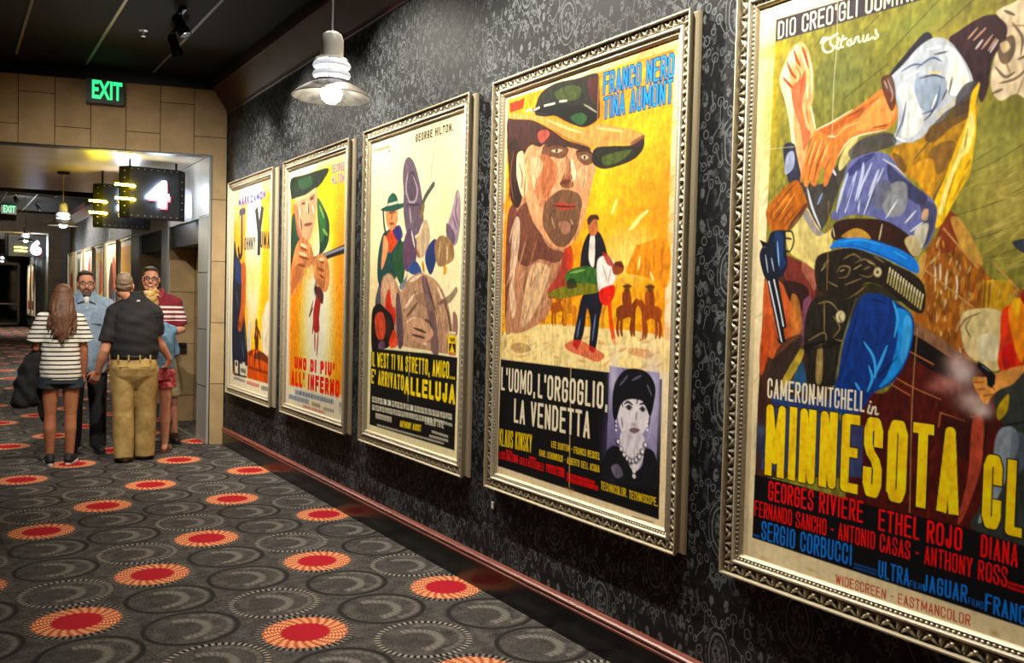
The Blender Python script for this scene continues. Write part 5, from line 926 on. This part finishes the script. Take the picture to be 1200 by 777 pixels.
def sandal(parent, an, toe, mat):
    an = Vector(an); f = Vector(toe).normalized(); g = V3(an.x, an.y, 0); sd = V3(f.y, -f.x, 0); pts = [g+f*(.062+.148*cos(2*pi*t/24))+sd*.045*math.copysign(abs(sin(2*pi*t/24))**.8, sin(2*pi*t/24)) for t in range(24)]
    o = MB().prism(pts, (0, 0, .014)).build('sandal', mat, parent, False, .003)
    MB().tube([g+f*.06+sd*.046+V3(0, 0, .02), g+f*.09+sd*.03+V3(0, 0, .062), g+f*.13+V3(0, 0, .05)], .007, 8).tube([g+f*.06-sd*.046+V3(0, 0, .02), g+f*.09-sd*.03+V3(0, 0, .062), g+f*.13+V3(0, 0, .05), g+f*.145+V3(0, 0, .012)], .007, 8).build('sandal_strap', mat, o); return o
def hair_mat(name, a, b_): return noisy(name, a, b_, 40., .55, 0, 4., (6, 6, .6), .004)

M_sk1, M_sk2 = skin_mat('tanned skin', '#b57a56', '#a5654a'), skin_mat('fair skin', '#c99272', '#bd7a60')
M_bshoe, M_wsole = newmat('black canvas', '#141416', .7), newmat('white rubber', '#cfccc4', .6)
# --- woman in the striped tee, seen from behind
p = Fig('woman with long brown hair in a striped tee and dark shorts, seen from behind', .895, 9.14, .10, M_sk1)
p.headspace(p.J(73.5, 347.5), k=.96); J = p.J; hz = lambda z: 0
nk = J(73.5, 364)
p.head(nk+V3(0, -.02, 0), .9)
shL, shR = V3(-.150, -.01, 1.355), V3(.150, -.01, 1.355)
elL, wrL = V3(-.205, .0, 1.09), V3(-.19, .17, 1.0); elR, wrR = V3(.195, -.01, 1.07), V3(.195, .05, .84)
p.arm(shL, elL, wrL, (.25, 1, -.2), (0, 0, 1), -1, .86, .5); p.arm(shR, elR, wrR, (-.03, .12, -1), (1, 0, 0), -1, .86, .3)
p.B.loft([(0, -.005, .80, .150, .11), (0, -.01, .90, .150, .112), (0, 0, 1.04, .120, .090), (0, .005, 1.20, .135, .100), (0, 0, 1.30, .125, .080), (0, -.01, 1.40, .08, .06)])
aL, aR = V3(-.085, .0, .075), V3(.080, .0, .075)
p.leg(V3(-.088, -.01, .80), V3(-.085, .005, .47), aL, (-.12, 1, 0), .93); p.leg(V3(.088, -.01, .80), V3(.088, .005, .47), aR, (.25, 1, 0), .93)
p.body()
b = Blob(); b.loft([(0, 0, .795, .176, .133), (0, -.005, .90, .174, .135), (0, 0, 1.05, .160, .122), (0, .005, 1.20, .166, .125), (0, 0, 1.31, .160, .112), (0, -.012, 1.385, .115, .085), (0, -.02, 1.435, .070, .064)])
b.cap(V3(-.150, -.01, 1.34), .062, V3(-.208, -.005, 1.145), .078, True); b.cap(V3(.150, -.01, 1.34), .062, V3(.205, -.015, 1.145), .078, True)
yoke(b, 1.385, 0, shL, shR, r=.062, n=.045); b.done('striped_tee', stripes('striped jersey', '#dcd8cb', '#23242c', .0405, .33), p.r, .006, 4, .006, 3)
b = Blob(); b.loft([(0, -.005, .76, .178, .130), (0, -.005, .81, .172, .124), (0, 0, .93, .140, .105)])
for q in (-1, 1): b.cap(V3(q*.088, -.008, .82), .098, V3(q*.095, -.004, .715), .102, True)
b.done('shorts', cloth('dark denim', '#1a232c', '#28343e'), p.r, .006, 3, .004, 5)
b = Blob(); p.he(b, (0, -.022, .034), (.086, .098, .094)); p.he(b, (0, -.055, -.02), (.086, .075, .10))
R = random.Random(4)
for k in range(46):
    a = -1.25+2.5*k/45; x0, y0 = .082*sin(a), -.02-.085*cos(a); L = .40-.10*abs(a)+R.uniform(-.05, .03); ph = R.uniform(0, 6); pts = []
    for t in range(9):
        u = t/8; pts.append(p.H(x0*(1+.45*u)+.020*sin(ph+u*10)*u, y0-.045*min(u*2.2, 1)-.012*u+.014*cos(ph+u*9)*u, .02-L*u*1.12))
    b.chain(pts, [.014, .016, .016, .015, .015, .014, .012, .010, .005])
b.done('hair', hair_mat('long brown hair', '#2e1c13', '#7c5236'), p.r, .005, 1)
shoe(p.r, aL, (-.12, 1, 0), M_bshoe, M_wsole, k=.95); shoe(p.r, aR, (.25, 1, 0), M_bshoe, M_wsole, k=.95)
# the dark jacket she carries over her forearm
jk = Blob(); jt = thing('jacket', 'dark jacket draped over the forearm of the woman in stripes', 'jacket', (.945, 9.14, 0), -.10)
jk.loft([(-.235, .10, 1.075, .045, .10), (-.25, .09, 1.0, .085, .13), (-.285, .08, .86, .115, .135), (-.32, .07, .70, .125, .12), (-.345, .06, .58, .115, .10), (-.35, .06, .545, .09, .08)])
jk.loft([(-.20, .10, 1.06, .05, .10), (-.205, .08, .85, .06, .10), (-.19, .07, .62, .06, .07), (-.175, .06, .44, .05, .05), (-.17, .06, .40, .035, .035)]); jk.cap(V3(-.30, .1, .95), .05, V3(-.40, .05, .62), .05)
jk.done('jacket_body', cloth('black jacket cloth', '#0c0c0f', '#17171b', 30), jt, .008, 5, .016, 8)
# --- bearded man in a pale blue shirt, facing the camera
p = Fig('bearded man with glasses in a pale blue shirt and black trousers, facing the camera', 1.18, 9.72, pi+.12, M_sk2)
p.headspace(p.J(101, 333), yaw=.05, k=1.05); p.head(V3(0, -.01, 1.52), 1.04); p.face('#4a5a60', '#3a3029')
shL, shR = V3(-.195, -.01, 1.485), V3(.195, -.01, 1.485)
p.arm(shL, V3(-.265, -.03, 1.20), V3(-.235, .10, .95), (.1, .35, -1), (-1, 0, 0), 1, 1., .5); p.arm(shR, V3(.265, -.03, 1.20), V3(.235, .10, .95), (-.1, .35, -1), (1, 0, 0), -1, 1., .5)
p.B.loft([(0, 0, .88, .17, .12), (0, 0, 1.0, .18, .13), (0, 0, 1.15, .165, .125), (0, 0, 1.32, .18, .13), (0, -.005, 1.44, .16, .10), (0, -.01, 1.54, .085, .07)])
aL, aR = V3(-.115, 0, .085), V3(.115, 0, .085); p.leg(V3(-.095, 0, .90), V3(-.11, .01, .50), aL, (-.2, 1, 0)); p.leg(V3(.095, 0, .90), V3(.11, .01, .50), aR, (.2, 1, 0)); p.body()
b = Blob(); b.loft([(0, .0, .81, .205, .15), (0, .01, .95, .205, .16), (0, .015, 1.10, .20, .16), (0, .005, 1.32, .208, .155), (0, -.005, 1.45, .196, .130), (0, -.015, 1.545, .12, .095), (0, -.02, 1.60, .08, .075)])
for q in (-1, 1): b.cap(V3(q*.185, -.01, 1.475), .074, V3(q*.268, -.025, 1.20), .068); b.cap(V3(q*.268, -.025, 1.20), .066, V3(q*.245, .06, 1.02), .052, True)
M_sh = cloth('pale blue chambray', '#6f8398', '#8799ab', 50); yoke(b, 1.55, 0, shL, shR, r=.072); sh = b.done('shirt', M_sh, p.r, .006, 4, .007, 11)
cl = MB()
for q in (-1, 1): cl.prism([(q*.018, .118, 1.53), (q*.080, .108, 1.50), (q*.095, .06, 1.585), (q*.075, .03, 1.64), (q*.048, .088, 1.61)], (0, .012, .004))
cl.build('collar', M_sh, sh, False, .003); MB().box((-.135, .153, 1.30), (-.045, .168, 1.41)).build('pocket', M_sh, sh, False, .004)
for k in range(6): MB().lathe([(.001, 0), (.006, 0), (.006, .003), (.001, .004)], 10, Matrix.Translation((.0, .160+.004*(k in (1, 2, 3)), 1.46-.11*k)) @ Matrix.Rotation(-pi/2, 4, 'X')).build('button', M_wsole, sh)
b = Blob(); b.ell((0, .078, 1.535), (.036, .036, .05)); b.done('undershirt', cloth('white tee', '#d6d4cc', '#c2c0b8'), p.r, .005, 3)
M_trk = cloth('black trousers', '#0e0f12', '#191a1e'); b = Blob(); b.loft([(0, 0, .83, .190, .14), (0, 0, .95, .19, .14), (0, 0, 1.02, .18, .13)])
for q in (-1, 1): b.cap(V3(q*.095, 0, .90), .105, V3(q*.11, .01, .50), .082); b.cap(V3(q*.11, .01, .50), .082, V3(q*.115, -.005, .06), .075, True)
b.done('trousers', M_trk, p.r, .007, 4, .006, 12, 1., 6); [shoe(p.r, a, t, M_bshoe, newmat('dark sole', '#1a1a1a', .7)) for a, t in ((aL, (-.2, 1, 0)), (aR, (.2, 1, 0)))]
b = Blob(); p.he(b, (0, -.024, .044), (.082, .096, .092)); p.he(b, (0, .02, .105), (.066, .06, .022)); p.he(b, (0, -.05, -.01), (.080, .06, .07)); b.done('hair', hair_mat('short grey brown hair', '#2d2520', '#4f463e'), p.r, .005, 2, .004, 3, 4.)
b = Blob()
for q in (-1, 1): p.hcap(b, (q*.066, .005, -.03), .010, (q*.050, .048, -.085), .016); p.hcap(b, (q*.050, .048, -.085), .018, (q*.018, .082, -.103), .022); p.hcap(b, (q*.030, .084, -.062), .008, (q*.010, .098, -.048), .009); p.hcap(b, (q*.030, .084, -.062), .009, (q*.026, .078, -.09), .014)
p.hcap(b, (0, .082, -.105), .024, (0, .08, -.118), .018); b.done('beard', hair_mat('greying beard', '#2a211b', '#5a4e45'), p.r, .004, 2, .003, 5, 5.)
p.glasses(newmat('thin dark glasses frame', '#2a2420', .35))
# --- man in black polo and khakis, back to the camera
p = Fig('man in a black polo and khaki trousers, standing with his back to the camera', 1.52, 9.05, .17, M_sk2)
p.headspace(p.J(145.5, 335), k=1.03); J = p.J; p.head(V3(0, -.015, 1.52), 1.06)
shL, shR = V3(-.185, -.01, 1.435), V3(.180, -.01, 1.435)
elL = J(123, 410)+V3(0, -.02, 0); wrL = J(114.5, 436)+V3(0, .08, 0); elR = J(183.5, 397)+V3(0, .02, 0); wrR = J(198.5, 421)+V3(0, .14, 0)
p.arm(shL, elL, wrL, (-.30, .30, -.75), (0, -1, -.2), 1, 1.08, .35); p.arm(shR, elR, wrR, (-.05, .45, -.8), (.6, -.7, 0), -1, 1.06, .6)
p.B.loft([(0, 0, .88, .19, .13), (0, 0, 1.0, .20, .145), (0, 0, 1.15, .195, .145), (0, 0, 1.30, .18, .13), (0, -.005, 1.41, .15, .10), (0, -.01, 1.52, .085, .07)])
aL, aR = J(145, 541), J(169.5, 536); aL.z = aR.z = .085; aL.y, aR.y = -.06, .07
p.leg(V3(-.105, 0, .88), V3((aL.x-.105)/2, -.02, .48), aL, (-.35, 1, 0), 1.05); p.leg(V3(.105, 0, .88), V3((aR.x+.105)/2, .045, .48), aR, (.35, 1, 0), 1.05); p.body()
M_polo = cloth('black pique polo', '#08080a', '#121215', 40); b = Blob()
b.loft([(0, 0, 1.005, .208, .155), (0, 0, 1.08, .222, .168), (0, 0, 1.22, .214, .166), (0, 0, 1.34, .208, .158), (0, -.008, 1.43, .182, .130), (0, -.015, 1.52, .115, .098), (0, -.02, 1.60, .085, .08)])
b.cap(shL+V3(0, 0, -.015), .073, shL+(elL-shL)*.80, .076, True); b.cap(shR+V3(0, 0, -.015), .073, shR+(elR-shR)*.82, .074, True); yoke(b, 1.53, 0, shL, shR, r=.070, n=.06); po_ = b.done('polo_shirt', M_polo, p.r, .006, 6, .006, 21)
MB().lathe([(.078, 1.565), (.086, 1.57), (.079, 1.628), (.068, 1.632), (.068, 1.57)], 28, Matrix.Translation((0, -.018, 0)), caps=False).build('collar', M_polo, po_)
em = MB()
for a, b2 in ((0, 0), (1, .35), (-1, .35)): em.prism([(.028+a*.008, -.118, 1.545-b2*.012), (.034+a*.008, -.118, 1.548-b2*.012), (.032+a*.008, -.118, 1.556-b2*.01), (.027+a*.008, -.118, 1.553-b2*.01)], (0, .012, 0))
em.prism([(.012, -.118, 1.538), (.048, -.118, 1.538), (.042, -.118, 1.545), (.018, -.118, 1.545)], (0, .012, 0)); em.build('emblem', newmat('white embroidered mark', '#d8d8d4', .7), po_)
M_kh = cloth('khaki cotton', '#94793f', '#b0945a', 12); b = Blob(); b.loft([(0, 0, .70, .13, .07), (0, -.002, .77, .185, .112), (0, -.006, .83, .206, .146), (0, -.008, .90, .212, .163), (0, 0, .98, .207, .156), (0, 0, 1.025, .20, .15)])
for a, kx, ky, hx in ((aL, (aL.x-.105)/2, -.02, -.105), (aR, (aR.x+.105)/2, .045, .105)): b.cap(V3(hx, -.005, .87), .118, V3(kx, ky, .48), .098); b.cap(V3(kx, ky, .48), .098, V3(a.x, a.y-.01, .04), .088, True)
tr = b.done('trousers', M_kh, p.r, .006, 8, .009, 22, .7, 6)
bl = Blob(); bl.loft([(0, 0, .985, .213, .163), (0, 0, 1.022, .211, .161)]); bl.done('belt', newmat('black leather belt', '#0d0c0c', .4), p.r, .005, 0)
for x in (-.14, -.05, .05, .14): MB().box((x-.007, -.172+.10*x*x*12*.25, .975), (x+.007, -.150, 1.032)).build('belt_loop', M_kh, tr, False, .002)
for q in (-1, 1): MB().prism([(q*.05, -.172, .915), (q*.135, -.160, .915), (q*.135, -.158, .925), (q*.05, -.170, .925)], (0, .01, 0)).build('pocket_welt', M_kh, tr, False, .002)
b = Blob(); p.he(b, (0, -.022, .038), (.078, .092, .088)); p.he(b, (0, -.052, -.005), (.070, .052, .056)); b.done('hair', hair_mat('cropped grey brown hair', '#4f3d2f', '#86705c'), p.r, .005, 2, .003, 6, 4.)
for a, t in ((aL, (-.35, 1, 0)), (aR, (.35, 1, 0))): sandal(p.r, a, t, newmat('black rubber sandal', '#101010', .6))
# --- fair-haired woman in denim and red shorts, half hidden
p = Fig('fair-haired woman in a denim shirt and red shorts, half hidden behind the man in khakis', 1.815, 9.45, .15, M_sk2)
p.headspace(p.J(174.5, 354), yaw=.3, roll=-.28, k=.95); p.head(V3(-.02, -.01, 1.31), .9)
shL, shR = V3(-.14, 0, 1.235), V3(.125, 0, 1.235); elR, wrR = V3(.160, .06, 1.02), V3(.10, .22, 1.0)
p.arm(shL, V3(-.20, .06, 1.03), V3(-.12, .24, 1.05), (.2, 1, 0), (0, 0, 1), -1, .85, .4); p.arm(shR, elR, wrR, (-.2, 1, 0), (0, 0, 1), 1, .85, .4)
p.B.loft([(0, 0, .78, .135, .10), (0, 0, .86, .145, .11), (0, 0, .98, .12, .09), (0, 0, 1.12, .13, .10), (0, 0, 1.21, .125, .08), (0, -.01, 1.32, .075, .06)])
aR = p.J(193, 530); aR.z = .07; aR.y = 0; aL = V3(aR.x-.15, .03, .07); p.leg(V3(-.075, 0, .77), V3(-.06, .01, .44), aL, (-.1, 1, 0), .86); p.leg(V3(.072, 0, .77), V3((aR.x+.072)/2, .005, .44), aR, (.35, 1, 0), .86); p.body()
b = Blob(); b.loft([(0, 0, .86, .160, .125), (0, 0, .98, .150, .12), (0, 0, 1.12, .158, .125), (0, 0, 1.21, .150, .105), (0, -.01, 1.30, .10, .08), (0, -.015, 1.33, .07, .065)])
b.cap(shL+V3(.02, 0, -.02), .058, V3(-.20, .06, 1.03), .050); b.cap(V3(-.20, .06, 1.03), .050, V3(-.14, .19, 1.045), .046, True); b.cap(shR+V3(-.02, 0, -.02), .058, elR, .050); b.cap(elR, .050, elR+(wrR-elR)*.75, .046, True)
yoke(b, 1.275, 0, shL, shR, r=.058, n=.045); b.done('denim_shirt', cloth('washed denim', '#41627c', '#5f819a', 25), p.r, .006, 4, .006, 31)
b = Blob(); b.loft([(0, 0, .74, .160, .12), (0, -.005, .82, .160, .125), (0, 0, .90, .14, .105)])
for x in (-.070, .072): b.cap(V3(x, 0, .79), .090, V3(x*1.08, 0, .665), .096, True)
M_rs = noisy('red patterned cotton', '#8f1420', '#c8666a', 22., .85, detail=1.); b.done('shorts', M_rs, p.r, .006, 3, .006, 33)
b = Blob(); p.he(b, (0, -.024, .036), (.088, .098, .092)); p.he(b, (0, -.04, -.01), (.084, .07, .08)); p.he(b, (.01, -.085, .085), (.046, .040, .042)); R = random.Random(9)
for k in range(16): a = R.uniform(0, 6.3); q = V3(.02+.05*cos(a), -.08+.02*R.random(), .075+.05*sin(a)); b.chain([p.H(*q), p.H(q.x*1.3, q.y-.02, q.z+.01), p.H(q.x*1.6, q.y+.0, q.z-.02)], [.011, .011, .005])
b.done('hair', hair_mat('fair hair', '#8a6a34', '#c7a566'), p.r, .005, 1, .004, 8, 3.)
for a, t in ((aL, (-.1, 1, 0)), (aR, (.35, 1, 0))): sandal(p.r, a, t, newmat('brown leather sandal', '#6a4428', .5))
# --- tall smiling man in the striped maroon polo
p = Fig('tall smiling man with black glasses in a maroon polo with white stripes', 1.895, 10.09, pi+.16, M_sk2)
p.headspace(p.J(177, 327.5), yaw=-.05, roll=-.04, k=1.06); p.head(V3(p.hc.x*.5, -.01, 1.58), 1., 1.); p.face('#4a3a2c', '#2e241d', True); J = p.J
shA, shB = V3(-.205, -.01, 1.515), V3(.205, -.01, 1.515); elA = V3(-.275, .02, 1.235); wrA = V3(-.15, .24, 1.20)
p.arm(shA, elA, wrA, (1, .25, -.05), (0, 0, 1), 1, 1.05, .4); p.arm(shB, V3(.27, -.02, 1.25), V3(.25, .12, 1.0), (-.1, .3, -1), (1, 0, 0), -1, 1.05, .4)
p.B.loft([(0, 0, .92, .185, .13), (0, 0, 1.05, .195, .14), (0, 0, 1.2, .185, .14), (0, 0, 1.36, .18, .13), (0, -.005, 1.47, .16, .10), (0, -.01, 1.57, .095, .075)])
aA = J(203.5, 521); aA.z = .085; aA.y = .0; aB = V3(aA.x+.30, 0, .085); p.leg(V3(-.10, 0, .93), V3((aA.x-.1)/2-.02, .01, .53), aA, (-.15, 1, 0), 1.04); p.leg(V3(.10, 0, .93), V3((aB.x+.1)/2, .01, .53), aB, (.15, 1, 0), 1.04); p.body()
m = newmat('maroon striped pique', '#6d1a26', .85, 0, .25); t, bs = T(m); v, (x, y, z) = coords(t); k = None
for zc_, hw in ((1.475, .011), (1.425, .012), (1.375, .012), (1.335, .005)): e = (z-zc_).ab().lt(hw); k = e if k is None else k.mx(e)
setcol(m, cmix(t, k, cmix(t, noise(t, v, 40., 2.), '#5e141f', '#7d2430'), '#cfc8c2')); b = Blob()
b.loft([(0, 0, .93, .215, .16), (0, .005, 1.08, .222, .17), (0, .005, 1.25, .222, .165), (0, 0, 1.40, .222, .155), (0, -.008, 1.50, .202, .130), (0, -.015, 1.595, .13, .097), (0, -.02, 1.66, .085, .08)])
b.cap(shA+V3(0, 0, -.015), .073, shA+(elA-shA)*.86, .076, True); b.cap(shB-V3(0, 0, .015), .073, V3(.263, -.018, 1.30), .082, True); yoke(b, 1.59, 0, shA, shB, r=.074, n=.06); ps = b.done('polo_shirt', m, p.r, .006, 4, .007, 41)
cl = MB(); M_mc = cloth('maroon collar', '#7a2028', '#93303a')
for q in (-1, 1): cl.prism([(q*.010, .088, 1.585), (q*.062, .084, 1.565), (q*.092, .05, 1.63), (q*.075, .01, 1.69), (q*.04, .055, 1.66)], (0, .012, .004))
cl.build('collar', M_mc, ps, False, .003)
b = Blob(); b.loft([(0, 0, .86, .205, .15), (0, 0, .96, .205, .152), (0, 0, 1.04, .195, .145)])
for a, hx in ((aA, -.10), (aB, .10)): kx = (a.x+hx)/2-(.02 if hx < 0 else 0); b.cap(V3(hx, 0, .92), .112, V3(kx, .01, .50), .108, True)
b.done('cargo_shorts', cloth('pale khaki shorts', '#857a55', '#a39970', 20), p.r, .007, 4, .006, 42, 1., 6)
b = Blob(); p.he(b, (0, -.026, .044), (.081, .094, .090)); p.he(b, (.01, .028, .104), (.062, .054, .024)); p.he(b, (0, -.05, -.01), (.079, .06, .07)); hh = b.done('hair', hair_mat('short dark hair', '#2a211b', '#4a4038'), p.r, .005, 2, .004, 9, 4.)
p.glasses(newmat('black glasses frame', '#0c0c0c', .3), .003); [shoe(p.r, a, t, newmat('brown shoe leather', '#3a241a', .5), newmat('dark sole', '#1a1a1a', .7)) for a, t in ((aA, (-.15, 1, 0)), (aB, (.15, 1, 0)))]
# ------------------------------------------------------------ lamps and added fill lights
M_can = noisy('black track head metal', '#0a0a0b', '#141415', 30, .35, .4)
M_lens = newmat('lit lens', '#ffffff', .3, emit=(1, .95, .85), estr=6)
M_chrome = noisy('galvanised lamp metal', '#cfcdc4', '#e2e0d8', 12, .4, .0)
M_shade = noisy('weathered lamp shade', '#3f3a33', '#6b6353', 16, .5, .3)
M_tubeg = newmat('lit lamp tube', '#ffffff', .3, emit=(.86, .92, 1), estr=7)
M_cord = newmat('grey lamp cord', '#8a8886', .5)
M_bulb = newmat('lit bulb', '#ffffff', .3, emit=(.92, .96, 1), estr=110)
M_ringglow = newmat('louvre ring with painted glow', '#c4c6ca', .35, emit=(.90, .94, 1), estr=.55)  # emission stands in for bulb light on the grey metal rings
def track_light(x, y, aim, power, label, ang=125, blend=1., col=POSTER_COL, zc=HC):
    r = thing('track_light', label, 'track light', (x, y, zc), group='ceiling track lights')
    MB().box((-.02, -.12, -.03), (.02, .12, 0)).build('adapter', M_can, r, False, .004)
    MB().tube([(0, 0, -.03), (0, 0, -.10)], .008).build('stem', M_can, r)
    d = (Vector(aim)-Vector((x, y, zc-.13))).normalized(); q = d.to_track_quat('Z', 'Y').to_matrix().to_4x4()
    Mx = Matrix.Translation((0, 0, -.13)) @ q
    h = MB().lathe([(.012, -.10), (.030, -.095), (.042, -.07), (.042, .02), (.050, .03), (.050, .09), (.046, .09), (.044, .045), (.012, .04)], 28, Mx).build('lamp_head', M_can, r)
    MB().lathe([(.001, .046), (.042, .046), (.042, .050), (.001, .050)], 24, Mx).build('lens', M_lens, h)
    l = bpy.data.lights.new('poster spot', 'SPOT'); l.energy = power; l.spot_size = radians(ang); l.spot_blend = blend; l.color = col; l.shadow_soft_size = .03
    lo = bpy.data.objects.new('spot', l); C.objects.link(lo); lo.parent = r; lo.matrix_local = Matrix.Translation((0, 0, -.13)) @ Matrix.Translation(d*.10) @ (-d).to_track_quat('Z', 'Y').to_matrix().to_4x4()
    return r
words = ['paired with another, over the sunset poster', 'near the top edge, over the rifle poster', 'above the poster with boot soles', 'above the poster with the hat', 'above the gunbelt poster']
for i, yf in enumerate(FAR_Y):
    yc = yf-FW/2
    track_light((1.68, 1.60)[i > 0], (8.2 if i == 0 else yc+.75), (2.53, yc+.05, 1.75), POSTER_W*(1.0, .95, 1, 1, 1)[i], 'black ceiling track spotlight %s' % words[i], (90, 106, 112, 112, 112)[i], 1.)
def pendant(loc, top, label):
    x, y, zr = loc; r = thing('pendant_lamp', label, 'pendant lamp', (x, y, zr), group='industrial pendant lamps in the hall')
    MB().lathe([(.006, .285), (.022, .283), (.040, .272), (.049, .250), (.050, .225), (.050, .168), (.066, .166), (.070, .160), (.066, .156), (.035, .156), (.030, .285-.05)], 40).build('dome', M_chrome, r)
    for z in (.138, .098):
        MB().lathe([(.060, z-.011), (.078, z-.012), (.083, z-.004), (.078, z+.009), (.060, z+.012), (.056, z)], 40, caps=False).build('louvre_ring', M_ringglow, r)
    for a in range(3): MB().tube([(.062*cos(a*2.09), .062*sin(a*2.09), .06), (.062*cos(a*2.09), .062*sin(a*2.09), .16)], .004).build('stay_rod', M_chrome, r)
    MB().lathe([(.062, .075), (.074, .072), (.078, .062), (.110, .046), (.150, .020), (.170, .003), (.173, .000), (.170, -.002), (.148, .014), (.108, .038), (.072, .056), (.060, .060)], 48, caps=False).build('shade', M_shade, r)
    b = MB().lathe([(.001, -.030), (.022, -.026), (.040, -.010), (.046, .010), (.042, .032), (.028, .055), (.020, .068), (.001, .070)], 32).build('bulb', M_bulb, r)
    MB().lathe([(.018, .064), (.021, .07), (.021, .152), (.018, .156)], 28).build('lamp_tube', M_tubeg, r)
    MB().tube([(0, 0, .28), (0, 0, top-zr)], .0045).build('cord', M_cord, r)
    MB().lathe([(.06, top-zr-.03), (.075, top-zr-.012), (.075, top-zr), (.001, top-zr)], 28).build('ceiling_rose', M_can, r)
    return r
pendant((1.42, 3.72, 2.49), HC, 'large bright metal pendant lamp hanging in the foreground hall')
pendant((1.22, 12.3, 2.44), HS, 'small bright pendant lamp under the portal ceiling beyond the tan tiled wall')
pendant((1.45, 22.0, 2.72), HC, 'tiny glowing pendant lamp in the second hall, left of the numeral 6')
pendant((1.69, 37.0, 2.71), HS2, 'farthest tiny pendant lamp glowing at the left edge of the photo')
M_fill = newmat('lit downlight disc', '#ffffff', .4, emit=FILL_COL, estr=8)
def fill_light(x, y, power, label, zc=HC):  # added fill lights, set out of view to brighten floor and halls
    r = thing('added_fill_light', label, 'fill_light', (x, y, zc), group='added ceiling fill lights')
    MB().lathe([(.11, 0), (.11, -.008), (.085, -.010), (.080, .0)], 32, caps=False).build('trim_ring', M_can, r)
    MB().lathe([(.001, -.003), (.082, -.003), (.082, -.001), (.001, -.001)], 32).build('diffuser', M_fill, r)
    l = bpy.data.lights.new('fill_light', 'SPOT'); l.energy = power; l.spot_size = radians(112); l.spot_blend = .8; l.color = FILL_COL; l.shadow_soft_size = .08
    lo = bpy.data.objects.new('fill_light', l); C.objects.link(lo); lo.parent = r; lo.location = (0, 0, -.02)
    return r
fill_light(1.6, 3.0, FILL_W*1.5, 'added unseen ceiling downlight just ahead of the viewer')
fill_light(1.5, 6.1, FILL_W*1.9, 'added unseen ceiling downlight in front of the group of people', )
fill_light(-.15, 11.0, FILL_W*3, 'added unseen downlight in the portal ceiling before the hanging signs', HS)
fill_light(-.1, 13.0, FILL_W*3, 'added unseen downlight in the portal ceiling behind the hanging signs', HS)
fill_light(2.2, 17.2, FILL_W*5, 'added unseen ceiling downlight just past the portal in the second hall')
fill_light(1.0, 20.0, FILL_W*11, 'added unseen ceiling downlight midway down the second hall')
fill_light(1.2, 40.0, FILL_W*15, 'added unseen ceiling downlight before the far glass doors')

def far_spot(x, y, ywall, label):
    r = track_light(x, y, (FX, ywall, 1.8), FAR_W, label, 110, .8); return r
far_spot(2.0, 21.9, 21.0, 'ceiling spotlight in the second hall aimed at its nearest posters')
far_spot(2.0, 26.0, 25.0, 'ceiling spotlight in the second hall aimed at its middle posters')
r = far_spot(1.37, 24.0, 29.0, 'bright tiny ceiling spotlight left of the far pendant lamp')
far_spot(2.0, 39.6, 39.0, 'ceiling spotlight in the third hall aimed at its nearest posters')
far_spot(2.0, 44.0, 43.6, 'ceiling spotlight in the third hall aimed at its farthest posters')
track_light(.75, 6.7, (1.4, 9.4, 1.15), 470, 'added ceiling fill spotlight over the group of people', 96, 1.)  # two added spots that brighten the people, tiled header and pillar
track_light(1.25, 5.1, (2.35, 9.7, 1.2), 260, 'added ceiling fill spotlight aimed at the tan pillar', 50, 1.)
